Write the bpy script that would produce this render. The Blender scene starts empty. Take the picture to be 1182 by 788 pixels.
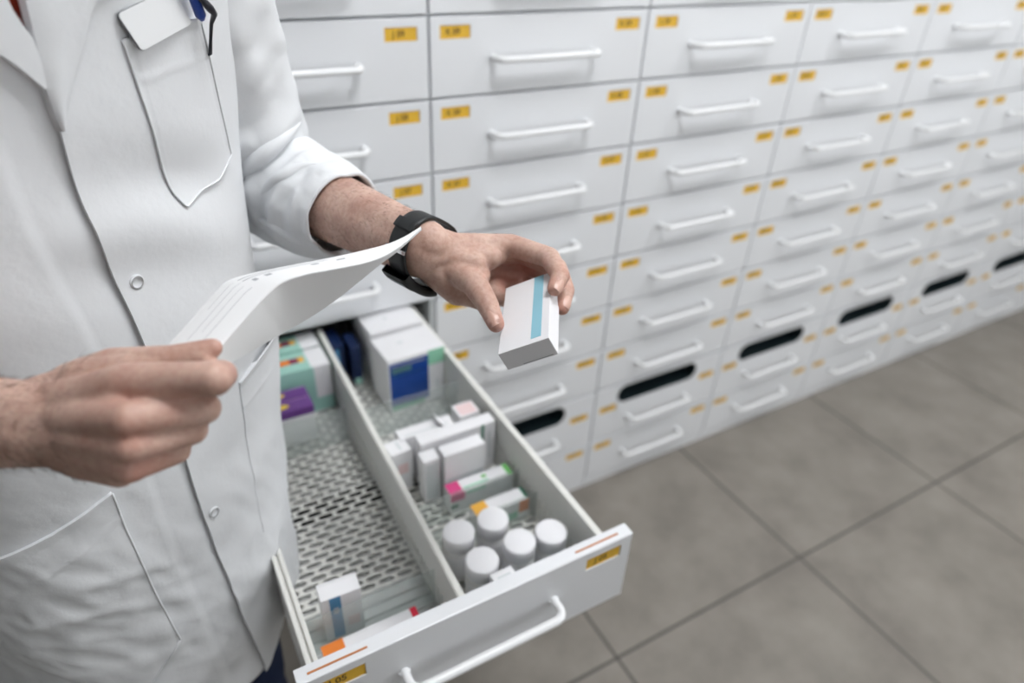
import bpy, bmesh, math, random
import numpy as np
from mathutils import Vector, Matrix, noise
random.seed(7)
sc = bpy.context.scene
COL = sc.collection

# ------------------------------------------------------------------ camera
CAM = np.array([-0.4678, -1.0882, 1.4173])
RM = np.array([[0.87059597, -0.49030589, 0.04077735],
               [-0.24054744, -0.49648591, -0.83404956],
               [0.42918480, 0.71631130, -0.55018046]])
FPX = 777.208

def P(x, y, d):
    """world point seen at photo pixel (x, y) at camera depth d (metres)"""
    r = RM.T @ np.array([(x - 591) / FPX, (y - 394) / FPX, 1.0])
    return Vector((CAM + r * d).tolist())

def PX(X):
    d = (np.asarray(X) - CAM) @ RM.T
    return np.stack([591 + FPX * d[..., 0] / d[..., 2], 394 + FPX * d[..., 1] / d[..., 2]], -1)

def PZ(x, y, z):
    r = RM.T @ np.array([(x - 591) / FPX, (y - 394) / FPX, 1.0])
    return Vector((CAM + r * (z - CAM[2]) / r[2]).tolist())

# --------------------------------------------------------------- materials
def mat(name, col, rough=0.5, spec=0.5, bump=None, var=None, sss=0, coat=0, metal=0, emit=None):
    m = bpy.data.materials.new(name); m.use_nodes = True
    nt = m.node_tree; b = nt.nodes['Principled BSDF']
    b.inputs['Base Color'].default_value = (*col, 1)
    b.inputs['Roughness'].default_value = rough
    b.inputs['Specular IOR Level'].default_value = spec
    b.inputs['Metallic'].default_value = metal
    b.inputs['Coat Weight'].default_value = coat
    if sss:
        b.inputs['Subsurface Weight'].default_value = sss
        b.inputs['Subsurface Radius'].default_value = (0.010, 0.004, 0.002)
        b.inputs['Subsurface Scale'].default_value = 1.0
    if emit:
        b.inputs['Emission Color'].default_value = (*emit[0], 1)
        b.inputs['Emission Strength'].default_value = emit[1]
    tc = nt.nodes.new('ShaderNodeTexCoord')
    if var:                                   # (scale, colour2, contrast lo, hi)
        n = nt.nodes.new('ShaderNodeTexNoise'); n.inputs['Scale'].default_value = var[0]
        n.inputs['Detail'].default_value = 5
        nt.links.new(tc.outputs['Object'], n.inputs['Vector'])
        r = nt.nodes.new('ShaderNodeValToRGB')
        r.color_ramp.elements[0].position = var[2]; r.color_ramp.elements[1].position = var[3]
        r.color_ramp.elements[0].color = (*col, 1); r.color_ramp.elements[1].color = (*var[1], 1)
        nt.links.new(n.outputs['Fac'], r.inputs['Fac'])
        nt.links.new(r.outputs['Color'], b.inputs['Base Color'])
    if bump:                                  # list of (scale, strength, distance)
        prev = None
        for s, st, di in bump:
            n = nt.nodes.new('ShaderNodeTexNoise'); n.inputs['Scale'].default_value = s
            n.inputs['Detail'].default_value = 3
            nt.links.new(tc.outputs['Object'], n.inputs['Vector'])
            bp = nt.nodes.new('ShaderNodeBump'); bp.inputs['Strength'].default_value = st
            bp.inputs['Distance'].default_value = di
            nt.links.new(n.outputs['Fac'], bp.inputs['Height'])
            if prev: nt.links.new(prev.outputs['Normal'], bp.inputs['Normal'])
            prev = bp
        nt.links.new(prev.outputs['Normal'], b.inputs['Normal'])
    return m

def clear_mat(name, tint, diff, rough=0.1):
    m = bpy.data.materials.new(name); m.use_nodes = True
    nt = m.node_tree; out = nt.nodes['Material Output']; b = nt.nodes['Principled BSDF']
    b.inputs['Base Color'].default_value = (*tint, 1); b.inputs['Roughness'].default_value = rough
    t = nt.nodes.new('ShaderNodeBsdfTransparent'); t.inputs['Color'].default_value = (.95, .97, .96, 1)
    mx = nt.nodes.new('ShaderNodeMixShader'); mx.inputs[0].default_value = diff
    nt.links.new(t.outputs[0], mx.inputs[1]); nt.links.new(b.outputs[0], mx.inputs[2])
    nt.links.new(mx.outputs[0], out.inputs['Surface'])
    return m

FILL_STR = 1.35
M = {}
M['lacquer'] = mat('white_lacquer', (.76, .775, .80), .32, .5, bump=[(600, .03, .0005)])
M['carcass'] = mat('cabinet_carcass', (.72, .75, .77), .5)
M['plastic'] = mat('drawer_plastic', (.75, .75, .715), .45, bump=[(300, .03, .0005)])
M['handle'] = mat('handle_white', (.83, .84, .85), .28)
M['yellow'] = mat('label_yellow', (.78, .47, .035), .5, var=(60, (.72, .42, .03), .4, .7))
M['ink'] = mat('label_ink', (.10, .05, .012), .6)
M['frame_white'] = mat('label_frame_white', (.82, .82, .82), .4)
M['orange_strip'] = mat('slot_orange', (.50, .17, .04), .5)
M['black'] = mat('recess_black', (.012, .022, .026), .35, bump=[(900, .05, .0004)])
M['tray'] = mat('tray_grey', (.50, .51, .50), .6)
M['gap_shade'] = mat('gap_shade_black', (.006, .008, .009), .7)  # near-black that paints the shade of the gap below the drawer base
M['coat'] = mat('coat_cotton', (.735, .75, .77), .9, .2, bump=[(1400, .12, .0006), (55, .16, .005)])
M['shirt'] = mat('shirt_red', (.42, .055, .03), .85, .2, bump=[(1200, .1, .0006)])
M['navy'] = mat('navy_cloth', (.012, .02, .05), .9, .2, bump=[(900, .1, .0006)])
M['leather'] = mat('shoe_leather', (.015, .013, .012), .4)
M['nail'] = mat('nail', (.60, .37, .30), .3, .5)
M['stud'] = mat('stud_grey', (.42, .43, .44), .4)
M['paper'] = mat('paper', (.87, .88, .89), .8, .2)
M['print'] = mat('print_grey', (.40, .41, .44), .8)
M['carton'] = mat('carton_white', (.82, .82, .84), .55, var=(9, (.80, .80, .82), .4, .6))
M['cyan'] = mat('carton_cyan', (.27, .54, .65), .5)
M['blue'] = mat('carton_blue', (.005, .055, .30), .45)
M['blue2'] = mat('carton_mid_blue', (.07, .25, .46), .5)
M['green'] = mat('carton_green', (.28, .60, .42), .5)
M['green2'] = mat('carton_leaf_green', (.16, .52, .14), .5)
M['darkgreen'] = mat('carton_dark_green', (.02, .16, .09), .5)
M['teal'] = mat('carton_teal', (.35, .62, .54), .5)
M['red'] = mat('carton_red', (.50, .05, .06), .5)
M['crimson'] = mat('carton_crimson', (.62, .01, .04), .5)
M['maroon'] = mat('carton_maroon', (.22, .02, .07), .5)
M['orange'] = mat('carton_orange', (.80, .22, .03), .5)
M['amber'] = mat('carton_amber', (.85, .45, .06), .5)
M['pink'] = mat('carton_pink', (.70, .07, .25), .5)
M['palepink'] = mat('carton_pale_pink', (.80, .62, .62), .5)
M['purple'] = mat('carton_purple', (.14, .045, .24), .45)
M['lilac'] = mat('carton_lilac', (.40, .22, .50), .5)
M['yellowdot'] = mat('carton_yellow', (.80, .58, .06), .5)
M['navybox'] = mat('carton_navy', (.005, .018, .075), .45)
M['palegrey'] = mat('carton_pale_grey', (.62, .66, .67), .5)
M['cap'] = mat('bottle_cap', (.82, .82, .845), .4)
M['bottle'] = mat('bottle_white', (.74, .74, .74), .4)
M['clear'] = clear_mat('clear_acrylic', (.72, .76, .75), .17)
M['clearrib'] = clear_mat('ribbed_clear_plastic', (.62, .64, .63), .75)
M['strap'] = mat('watch_rubber', (.010, .012, .013), .5, bump=[(500, .08, .0005)])
M['steel'] = mat('steel', (.75, .75, .75), .22, metal=1)
M['glass_dark'] = mat('watch_glass', (.01, .01, .012), .08)
M['badge'] = mat('badge_card', (.74, .75, .76), .35)
M['badge_edge'] = mat('badge_edge', (.10, .11, .12), .4)
M['penblack'] = mat('pen_black', (.01, .012, .02), .3)
M['penblue'] = mat('pen_blue', (.01, .05, .30), .3)
M['hair'] = mat('hair_brown', (.03, .018, .01), .6)
M['armhair'] = mat('arm_hair', (.06, .035, .02), .6)
M['eye'] = mat('eye_white', (.75, .74, .72), .2)
M['iris'] = mat('iris', (.05, .03, .02), .2)
M['wall'] = mat('wall_paint', (.82, .82, .81), .8, var=(3, (.80, .80, .79), .4, .6))
M['ceil'] = mat('ceiling_paint', (.78, .78, .77), .9)
M['lamp'] = mat('lamp_diffuser', (.9, .9, .9), .5, emit=((.975, .985, 1.0), 18.5))
M['lampframe'] = mat('lamp_frame', (.75, .75, .75), .4)

def skin_mat():
    m = mat('skin', (.56, .335, .25), .52, .4, bump=[(420, .16, .0012), (1500, .10, .0005), (90, .10, .004)], sss=.12)
    nt = m.node_tree; b = nt.nodes['Principled BSDF']
    tc = nt.nodes.new('ShaderNodeTexCoord')
    n1 = nt.nodes.new('ShaderNodeTexNoise'); n1.inputs['Scale'].default_value = 34; n1.inputs['Detail'].default_value = 4
    n2 = nt.nodes.new('ShaderNodeTexNoise'); n2.inputs['Scale'].default_value = 260; n2.inputs['Detail'].default_value = 3
    for n in (n1, n2): nt.links.new(tc.outputs['Object'], n.inputs['Vector'])
    r = nt.nodes.new('ShaderNodeValToRGB')
    e = r.color_ramp.elements
    e[0].position = .32; e[0].color = (.48, .295, .235, 1)
    e[1].position = .68; e[1].color = (.63, .445, .37, 1)
    nt.links.new(n1.outputs['Fac'], r.inputs['Fac'])
    r2 = nt.nodes.new('ShaderNodeValToRGB')
    r2.color_ramp.elements[0].position = .3; r2.color_ramp.elements[0].color = (.86, .80, .78, 1)
    r2.color_ramp.elements[1].position = .6; r2.color_ramp.elements[1].color = (1, 1, 1, 1)
    nt.links.new(n2.outputs['Fac'], r2.inputs['Fac'])
    mx = nt.nodes.new('ShaderNodeMix'); mx.data_type = 'RGBA'; mx.blend_type = 'MULTIPLY'
    mx.inputs[0].default_value = 1
    nt.links.new(r.outputs[0], mx.inputs[6]); nt.links.new(r2.outputs[0], mx.inputs[7])
    # flushed joints and tips: vertex attribute, a real pigment of the skin
    at = nt.nodes.new('ShaderNodeAttribute'); at.attribute_name = 'flush'
    mx2 = nt.nodes.new('ShaderNodeMix'); mx2.data_type = 'RGBA'; mx2.blend_type = 'MIX'
    mx2.inputs[7].default_value = (.52, .20, .155, 1)
    nt.links.new(at.outputs['Fac'], mx2.inputs[0]); nt.links.new(mx.outputs[2], mx2.inputs[6])
    nt.links.new(mx2.outputs[2], b.inputs['Base Color'])
    return m
M['skin'] = skin_mat()

def floor_mat():
    m = bpy.data.materials.new('floor_tile'); m.use_nodes = True
    nt = m.node_tree; b = nt.nodes['Principled BSDF']; b.inputs['Roughness'].default_value = .45
    b.inputs['Specular IOR Level'].default_value = .35
    tc = nt.nodes.new('ShaderNodeTexCoord')
    mp = nt.nodes.new('ShaderNodeMapping'); mp.inputs['Location'].default_value = (-.217, .4725, 0)
    nt.links.new(tc.outputs['Object'], mp.inputs['Vector'])
    br = nt.nodes.new('ShaderNodeTexBrick'); br.offset = 0; br.squash = 1
    br.inputs['Scale'].default_value = 1; br.inputs['Brick Width'].default_value = .597
    br.inputs['Row Height'].default_value = .597; br.inputs['Mortar Size'].default_value = .0042
    br.inputs['Mortar Smooth'].default_value = .3
    nt.links.new(mp.outputs[0], br.inputs['Vector'])
    n = nt.nodes.new('ShaderNodeTexNoise'); n.inputs['Scale'].default_value = 5.5; n.inputs['Detail'].default_value = 7
    n.inputs['Roughness'].default_value = .62
    nt.links.new(tc.outputs['Object'], n.inputs['Vector'])
    r = nt.nodes.new('ShaderNodeValToRGB'); e = r.color_ramp.elements
    e[0].position = .3; e[0].color = (.185, .168, .147, 1); e[1].position = .72; e[1].color = (.290, .266, .235, 1)
    nt.links.new(n.outputs['Fac'], r.inputs['Fac'])
    mx = nt.nodes.new('ShaderNodeMix'); mx.data_type = 'RGBA'
    nt.links.new(br.outputs['Fac'], mx.inputs[0]); nt.links.new(r.outputs[0], mx.inputs[6])
    mx.inputs[7].default_value = (.085, .078, .070, 1)
    nt.links.new(mx.outputs[2], b.inputs['Base Color'])
    bp = nt.nodes.new('ShaderNodeBump'); bp.inputs['Strength'].default_value = .4; bp.inputs['Distance'].default_value = .003
    bp.invert = True
    nt.links.new(br.outputs['Fac'], bp.inputs['Height']); nt.links.new(bp.outputs[0], b.inputs['Normal'])
    return m
M['floor'] = floor_mat()

# ----------------------------------------------------------------- builder
class MB:
    def __init__(s): s.v = []; s.f = []; s.m = []; s.mats = []; s.sm = []
    def mi(s, m):
        if m not in s.mats: s.mats.append(m)
        return s.mats.index(m)
    def face(s, idx, m, smooth=False):
        s.f.append(idx); s.m.append(s.mi(m)); s.sm.append(smooth)
    def quad(s, pts, m):
        b = len(s.v); s.v += [tuple(p) for p in pts]; s.face(list(range(b, b + len(pts))), m)
    def grid(s, G, m, smooth=True, close_u=False, flip=False):
        """G[i][j] points"""
        b = len(s.v); n = len(G); k = len(G[0])
        for row in G: s.v += [tuple(p) for p in row]
        for i in range(n - 1):
            for j in range(k if close_u else k - 1):
                j2 = (j + 1) % k
                q = [b + i * k + j, b + i * k + j2, b + (i + 1) * k + j2, b + (i + 1) * k + j]
                s.face(q[::-1] if flip else q, m, smooth)
        return b
    def box(s, x0, x1, y0, y1, z0, z1, m, T=None, bev=0):
        bm = bmesh.new()
        bmesh.ops.create_cube(bm, size=1)
        for v in bm.verts:
            v.co = Vector(((x0 + x1) / 2 + v.co.x * (x1 - x0), (y0 + y1) / 2 + v.co.y * (y1 - y0), (z0 + z1) / 2 + v.co.z * (z1 - z0)))
        if bev: bmesh.ops.bevel(bm, geom=list(bm.edges), offset=bev, segments=2, affect='EDGES', profile=.6)
        s.bm(bm, m, T); return s
    def bm(s, bm, m, T=None, smooth=False):
        b = len(s.v); bm.verts.index_update()
        for v in bm.verts: s.v.append(tuple((T @ v.co) if T else v.co))
        for f in bm.faces: s.face([b + v.index for v in f.verts], m, smooth)
        bm.free()
    def tube(s, pts, rad, m, seg=16, cap=True, closed=False):
        pts = [Vector(p) for p in pts]; n = len(pts)
        if not hasattr(rad, '__len__'): rad = [rad] * n
        rings = []; up = None
        for i in range(n):
            a = pts[(i - 1) % n] if (i or closed) else pts[0]
            c = pts[(i + 1) % n] if (i < n - 1 or closed) else pts[-1]
            t = (c - a).normalized()
            if up is None:
                up = Vector((0, 0, 1)) if abs(t.z) < .9 else Vector((1, 0, 0))
            x = up.cross(t).normalized(); up = t.cross(x).normalized()
            rings.append([pts[i] + (x * math.cos(2 * math.pi * k / seg) + up * math.sin(2 * math.pi * k / seg)) * rad[i] for k in range(seg)])
        if closed: rings.append(rings[0])
        b = s.grid(rings, m, True, True)
        if cap and not closed:
            s.face([b + k for k in range(seg)][::-1], m); s.face([b + (n - 1) * seg + k for k in range(seg)], m)
    def lathe(s, prof, c, m, seg=32):
        rings = [[(c[0] + r * math.cos(2 * math.pi * k / seg), c[1] + r * math.sin(2 * math.pi * k / seg), c[2] + z) for k in range(seg)] for r, z in prof]
        b = s.grid(rings, m, True, True)
        s.face([b + k for k in range(seg)][::-1], m); s.face([b + (len(prof) - 1) * seg + k for k in range(seg)], m)
    def mesh(s, name):
        me = bpy.data.meshes.new(name); me.from_pydata(s.v, [], s.f)
        for m in s.mats: me.materials.append(m)
        me.polygons.foreach_set('material_index', s.m); me.polygons.foreach_set('use_smooth', s.sm)
        me.update(); return me
    def build(s, name, parent=None):
        return link(name, s.mesh(name), parent)

def link(name, me, parent=None, loc=None):
    o = bpy.data.objects.new(name, me); COL.objects.link(o)
    if parent is not None: o.parent = parent
    if loc is not None: o.location = loc
    return o
def empty(name, loc, label, cat, group=None, rz=0):
    o = bpy.data.objects.new(name, None); COL.objects.link(o); o.location = loc; o.rotation_euler.z = rz
    o.empty_display_size = .05
    return tag(o, label, cat, group)
def tag(o, label, cat, group=None):
    o['label'] = label; o['category'] = cat
    if group: o['group'] = group
    return o
def recenter(o):
    """put the origin of a parentless mesh at the base centre of its bounds"""
    me = o.data; n = len(me.vertices); co = np.empty(n * 3); me.vertices.foreach_get('co', co); co = co.reshape(-1, 3)
    c = (co.min(0) + co.max(0)) / 2; c[2] = co[:, 2].min()
    me.vertices.foreach_set('co', (co - c).ravel()); me.update(); o.location = c.tolist()
    return o
def place(part, root):
    """part built in world coordinates -> child of root"""
    part.parent = root; part.matrix_parent_inverse = (Matrix.Translation(root.location) @ root.rotation_euler.to_matrix().to_4x4()).inverted()
    return part
def sharp(o, ang=35):
    o.data.polygons.foreach_set('use_smooth', [True] * len(o.data.polygons))
    try: o.data.set_sharp_from_angle(angle=math.radians(ang))
    except Exception: pass
    return o

# ------------------------------------------------------------------- setting
XL, XR, YF, YB, ZC = -3.2, 5.2, -2.7, .74, 2.75
def struct(name, mb):
    o = mb.build(name); o['kind'] = 'structure'; return o
b = MB(); b.box(XL, XR, YF, YB, -.06, 0, M['floor']); struct('floor', b)
b = MB(); b.box(XL, XR, YF, YB, ZC, ZC + .06, M['ceil']); struct('ceiling', b)
b = MB(); b.box(XL, XR, YB, YB + .08, 0, ZC, M['wall']); struct('wall_back', b)
b = MB(); b.box(XL, XR, YF - .08, YF, 0, ZC, M['wall']); struct('wall_front', b)
b = MB(); b.box(XL - .08, XL, YF, YB, 0, ZC, M['wall']); struct('wall_left', b)
b = MB(); b.box(XR, XR + .08, YF, YB, 0, ZC, M['wall']); struct('wall_right', b)

# unseen glowing panels with frame and mullions, added for fill light from across the aisle
M['fill_glow'] = mat('fill_panel_glow', (.9, .9, .9), .4, emit=((.96, .985, 1.0), FILL_STR))
b = MB()
for x0_, x1_, z0_, z1_ in ((.9, 4.5, .70, .76), (.9, 4.5, 2.34, 2.40), (.9, .96, .76, 2.34), (4.44, 4.5, .76, 2.34), (2.07, 2.13, .76, 2.34), (3.27, 3.33, .76, 2.34)):
    b.box(x0_, x1_, YF, YF + .05, z0_, z1_, M['lampframe'])
for x0_, x1_ in ((.96, 2.07), (2.13, 3.27), (3.33, 4.44)): b.box(x0_, x1_, YF + .012, YF + .02, .76, 2.34, M['fill_glow'])
struct('fill_panel_1', b)
LAMPS = [(.18, -.88), (1.85, -.98)]
LTXT = ['square ceiling light above the open drawer', 'square ceiling light over the aisle, right of the open drawer']
for (x, y), t in zip(LAMPS, LTXT):
    r = empty('ceiling_light', (x, y, ZC - .045), t, 'ceiling light', 'ceiling lights')
    b = MB(); s = .31
    for q in ((-s, s, -s, -s + .02), (-s, s, s - .02, s), (-s, -s + .02, -s + .02, s - .02), (s - .02, s, -s + .02, s - .02)):
        b.box(q[0], q[1], q[2], q[3], 0, .045, M['lampframe'])
    b.build('frame', r)
    b = MB(); b.box(-s + .02, s - .02, -s + .02, s - .02, .008, .02, M['lamp']); b.build('diffuser', r)

# ------------------------------------------------------------ drawer cabinets
W = .45; H = .129605; GAP = .0042; TH = .019
ROW = {r: 1.2549 - (r - 1) * H for r in range(-2, 9)}      # top of each row
RAILTOP = .3455
_glyph = {}
def text_geo(s, size):
    k = (s, size)
    if k not in _glyph:
        cu = bpy.data.curves.new('t', 'FONT'); cu.body = s; cu.size = size; cu.align_x = 'CENTER'; cu.align_y = 'CENTER'
        cu.resolution_u = 3; cu.offset = size * .018
        o = bpy.data.objects.new('t', cu); COL.objects.link(o)
        bpy.context.view_layer.update()
        me = o.evaluated_get(bpy.context.evaluated_depsgraph_get()).to_mesh()
        _glyph[k] = ([tuple(v.co) for v in me.vertices], [list(p.vertices) for p in me.polygons])
        COL.objects.unlink(o); bpy.data.objects.remove(o); bpy.data.curves.remove(cu)
    return _glyph[k]

def front_mesh(h, ltop, name, oval=False):
    """drawer front in local coords: x 0..W, y 0 (face) .. TH, z -h..0, with two label pockets"""
    x0, x1 = GAP / 2, W - GAP / 2; z0, z1 = -h + GAP / 2, -GAP / 2
    la, lb = .0195, .0752; lz1 = -ltop; lz0 = -ltop - .0212
    b = MB(); m = M['lacquer']; e = .0016
    pk = [(la, lb), (W - lb, W - la)]
    if not oval:
        xs = [x0 + e, la, lb, W - lb, W - la, x1 - e]; zs = [z0 + e, lz0, lz1, z1 - e]
        for i in range(5):
            for j in range(3):
                if j == 1 and i in (1, 3): continue
                b.quad([(xs[i], 0, zs[j]), (xs[i + 1], 0, zs[j]), (xs[i + 1], 0, zs[j + 1]), (xs[i], 0, zs[j + 1])], m)
    else:
        # face with stadium hole
        ox0, ox1, oc, orr = .075, .355, oval_z, .0285
        xs = [x0 + e, la, lb, ox0 - .001]; xr = [ox1 + .001, W - lb, W - la, x1 - e]
        zs = [z0 + e, lz0, lz1, z1 - e]
        for X in (xs, xr):
            for i in range(3):
                for j in range(3):
                    if j == 1 and ((X is xs and i == 1) or (X is xr and i == 1)): continue
                    b.quad([(X[i], 0, zs[j]), (X[i + 1], 0, zs[j]), (X[i + 1], 0, zs[j + 1]), (X[i], 0, zs[j + 1])], m)
        n = 14
        ring = []
        for k in range(n + 1):
            a = -math.pi / 2 + math.pi * k / n; ring.append((ox1 - orr + orr * math.cos(a), oc + orr * math.sin(a)))
        for k in range(n + 1):
            a = math.pi / 2 + math.pi * k / n; ring.append((ox0 + orr + orr * math.cos(a), oc + orr * math.sin(a)))
        rx0, rx1, rz0, rz1 = ox0 - .001, ox1 + .001, zs[0], zs[3]
        outer = []
        for (x, z) in ring:
            pass
        h2 = n // 2
        def out(k):
            x, z = ring[k]
            if k == n + 1 + n: k = 0
            if k in (h2,): return (rx1, z)
            if k == n + 1 + h2: return (rx0, z)
            if k < h2: return (min(rx1, max(x, ox1 - orr) + 0), rz0) if k == 0 else (rx1, rz0 + (oc - rz0) * k / h2)
            if k <= n: return (x, rz1) if k == n else (rx1, oc + (rz1 - oc) * (k - h2) / (h2))
            kk = k - n - 1
            if kk < h2: return (x, rz1) if kk == 0 else (rx0, rz1 - (rz1 - oc) * kk / h2)
            return (x, rz0) if kk == n else (rx0, oc - (oc - rz0) * (kk - h2) / h2)
        L = 2 * (n + 1)
        for k in range(L):
            k2 = (k + 1) % L
            a, c = ring[k], ring[k2]; oa, ob = out(k), out(k2)
            pts = [(a[0], 0, a[1]), (oa[0], 0, oa[1]), (ob[0], 0, ob[1]), (c[0], 0, c[1])]
            corner = None
            if k == 0: pts = [(a[0], 0, a[1]), (oa[0], 0, oa[1]), (rx1, 0, rz0), (ob[0], 0, ob[1]), (c[0], 0, c[1])]
            if k == n - 1: pts = [(a[0], 0, a[1]), (oa[0], 0, oa[1]), (rx1, 0, rz1), (ob[0], 0, ob[1]), (c[0], 0, c[1])]
            if k == n + 1: pts = [(a[0], 0, a[1]), (oa[0], 0, oa[1]), (rx0, 0, rz1), (ob[0], 0, ob[1]), (c[0], 0, c[1])]
            if k == L - 2: pts = [(a[0], 0, a[1]), (oa[0], 0, oa[1]), (rx0, 0, rz0), (ob[0], 0, ob[1]), (c[0], 0, c[1])]
            b.quad(pts, m)
    for (p, q) in pk:
        d = .0022
        b.quad([(p, d, lz0), (q, d, lz0), (q, d, lz1), (p, d, lz1)], M['frame_white'])
        for A, B in (((p, lz0), (q, lz0)), ((q, lz0), (q, lz1)), ((q, lz1), (p, lz1)), ((p, lz1), (p, lz0))):
            b.quad([(A[0], 0, A[1]), (B[0], 0, B[1]), (B[0], d, B[1]), (A[0], d, A[1])], m)
    # rounded rim + sides
    o = [(x0 + e, 0, z0 + e), (x1 - e, 0, z0 + e), (x1 - e, 0, z1 - e), (x0 + e, 0, z1 - e)]
    c1 = [(x0 + e * .3, e * .3, z0 + e * .3), (x1 - e * .3, e * .3, z0 + e * .3), (x1 - e * .3, e * .3, z1 - e * .3), (x0 + e * .3, e * .3, z1 - e * .3)]
    c2 = [(x0, e, z0), (x1, e, z0), (x1, e, z1), (x0, e, z1)]
    c3 = [(x, TH, z) for x, _, z in c2]
    for A, B in ((o, c1), (c1, c2), (c2, c3)):
        for i in range(4):
            j = (i + 1) % 4
            b.quad([A[i], B[i], B[j], A[j]], m)
    if not oval: b.quad([c3[i] for i in (0, 3, 2, 1)], m)
    me = b.mesh(name); bm = bmesh.new(); bm.from_mesh(me)
    bmesh.ops.remove_doubles(bm, verts=bm.verts, dist=.00005); bmesh.ops.recalc_face_normals(bm, faces=bm.faces)
    bm.to_mesh(me); bm.free()
    return me

H8 = RAILTOP - .16454                                        # tall grip drawer of the base
oval_z = .3075 - RAILTOP
FR_STD = front_mesh(H, .0150, 'drawer_front')
FR_GRIP = front_mesh(H8, RAILTOP - .2718 - .0106, 'drawer_front_grip', True)
FR_LOW = front_mesh(.16454 - .034, .0123, 'drawer_front_low')

def handle_mesh():
    b = MB(); x0, x1 = .1185, .3265; L = .0285; r = .0058; pts = []
    pts.append((x0, .004, 0)); pts.append((x0, -.006, 0))
    for k in range(7):
        a = math.pi / 2 * k / 6; R = .013
        pts.append((x0 + R - R * math.cos(a), -(L - R) - R * math.sin(a), 0))
    for k in range(7):
        a = math.pi / 2 * k / 6; R = .013
        pts.append((x1 - R + R * math.sin(a), -(L - R) - R * math.cos(a), 0))
    pts.append((x1, -.006, 0)); pts.append((x1, .004, 0))
    b.tube(pts, r, M['handle'], 12)
    for x in (x0, x1): b.lathe([(.0074, -.001), (.0078, .0), (.0074, .001)], (x, 0, 0), M['handle'], 12)
    return b.mesh('handle')
def handle_mesh2():
    return handle_mesh()
HANDLE = handle_mesh()
def grip_mesh():
    b = MB(); ox0, ox1, orr = .075, .355, .0285; n = 14; rings = []
    for q in range(7):
        t = q / 6; s = 1 - .5 * t ** 2.4; d = .0006 + .058 * math.sin(t * math.pi / 2)
        ring = []
        for k in range(n + 1):
            a = -math.pi / 2 + math.pi * k / n; ring.append((ox1 - orr + orr * s * math.cos(a), d, oval_z + orr * s * math.sin(a)))
        for k in range(n + 1):
            a = math.pi / 2 + math.pi * k / n; ring.append((ox0 + orr + orr * s * math.cos(a), d, oval_z + orr * s * math.sin(a)))
        rings.append(ring)
    bb = b.grid(rings, M['black'], True, True); k = len(rings[0])
    b.face([bb + 6 * k + i for i in range(k)], M['black'])
    return b.mesh('grip_recess')
GRIP = grip_mesh()
_lab = {}
def label_mesh(s):
    if s in _lab: return _lab[s]
    b = MB(); w, h = .0545, .0205
    b.box(-w / 2, w / 2, -.0007, 0, -h / 2, h / 2, M['yellow'])
    vs, fs = text_geo(s, .0135)
    o = len(b.v); b.v += [(x - .004, -.0010, z + .0002) for x, z, _ in vs]
    for f in fs: b.face([o + i for i in f], M['ink'])
    _lab[s] = b.mesh('label'); return _lab[s]

def carcass(letter):
    b = MB(); m = M['carcass']; D = .68; y0 = .0205
    top = 2.02
    b.box(0, .008, .011, D, .034, top, m); b.box(W - .008, W, .011, D, .034, top, m)
    b.box(.008, W - .008, D - .008, D, .034, top, m)
    b.box(.008, W - .008, y0, D - .008, top - .018, top, m)
    b.box(0, W, .0, .02, ROW[-2] + .002, top, M['lacquer'], bev=.001)
    b.box(.008, W - .008, y0, D - .008, .034, .05, m)
    b.box(.0015, W - .0015, .004, D, 0, .034, M['lacquer'])                         # plinth
    for z in [ROW[r] for r in range(-2, 8) if r != 6] + [RAILTOP, .16454]:
        b.box(.008, W - .008, y0 - .006, y0 + .03, z - .004, z + .004, m)
    return b.mesh('body')
BODY = carcass('J')
letters = ['I', 'J', 'K', 'L', 'M', 'N', 'O', 'P', 'Q']
desc = {'I': 'white drawer cabinet column behind the person, left of the column with the open drawer',
        'J': 'white drawer cabinet column whose middle drawer stands open full of medicine boxes',
        'K': 'white drawer cabinet column directly right of the open drawer, behind the hand holding the box',
        'L': 'white drawer cabinet column second to the right of the open drawer',
        'M': 'white drawer cabinet column third to the right of the open drawer',
        'N': 'white drawer cabinet column fourth to the right of the open drawer',
        'O': 'white drawer cabinet column fifth to the right, its dark grip near the right picture edge',
        'P': 'white drawer cabinet column second from the far right end of the run',
        'Q': 'white drawer cabinet column at the far right end, only its lowest drawers in view'}
open_drawer = None
cabJ = None
for ci, L in enumerate(letters):
    x = -.9 + .45 * ci
    cab = empty('drawer_cabinet', (x, 0, 0), desc[L], 'cabinet', 'white pharmacy drawer cabinets in a row')
    link('body', BODY, cab)
    rows = list(range(-2, 8)) + [8, 9]
    for r in rows:
        num = 10 - r
        if r <= 7: me, zt, lt = FR_STD, ROW[r], .0256
        elif r == 8: me, zt, lt = FR_GRIP, RAILTOP, RAILTOP - .2718
        else: me, zt, lt = FR_LOW, .16454, .16454 - .1417
        is_open = (L == 'J' and r == 5)
        d = link('drawer', me, cab, (0, 0, zt))
        if is_open: open_drawer = d; cabJ = cab; d.name = 'open_drawer'
        hz = -.0685 if r <= 7 else (RAILTOP - .2718) * -1 - .0455 if r == 8 else -.0683
        link('handle', HANDLE, d, (0, 0, hz))
        if r == 8: link('grip_recess', GRIP, d)
        txt = '%s %02d' % (L, num)
        for lx in (.0474, W - .0474):
            link('label', label_mesh(txt), d, (lx, .0021, -lt))

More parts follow.
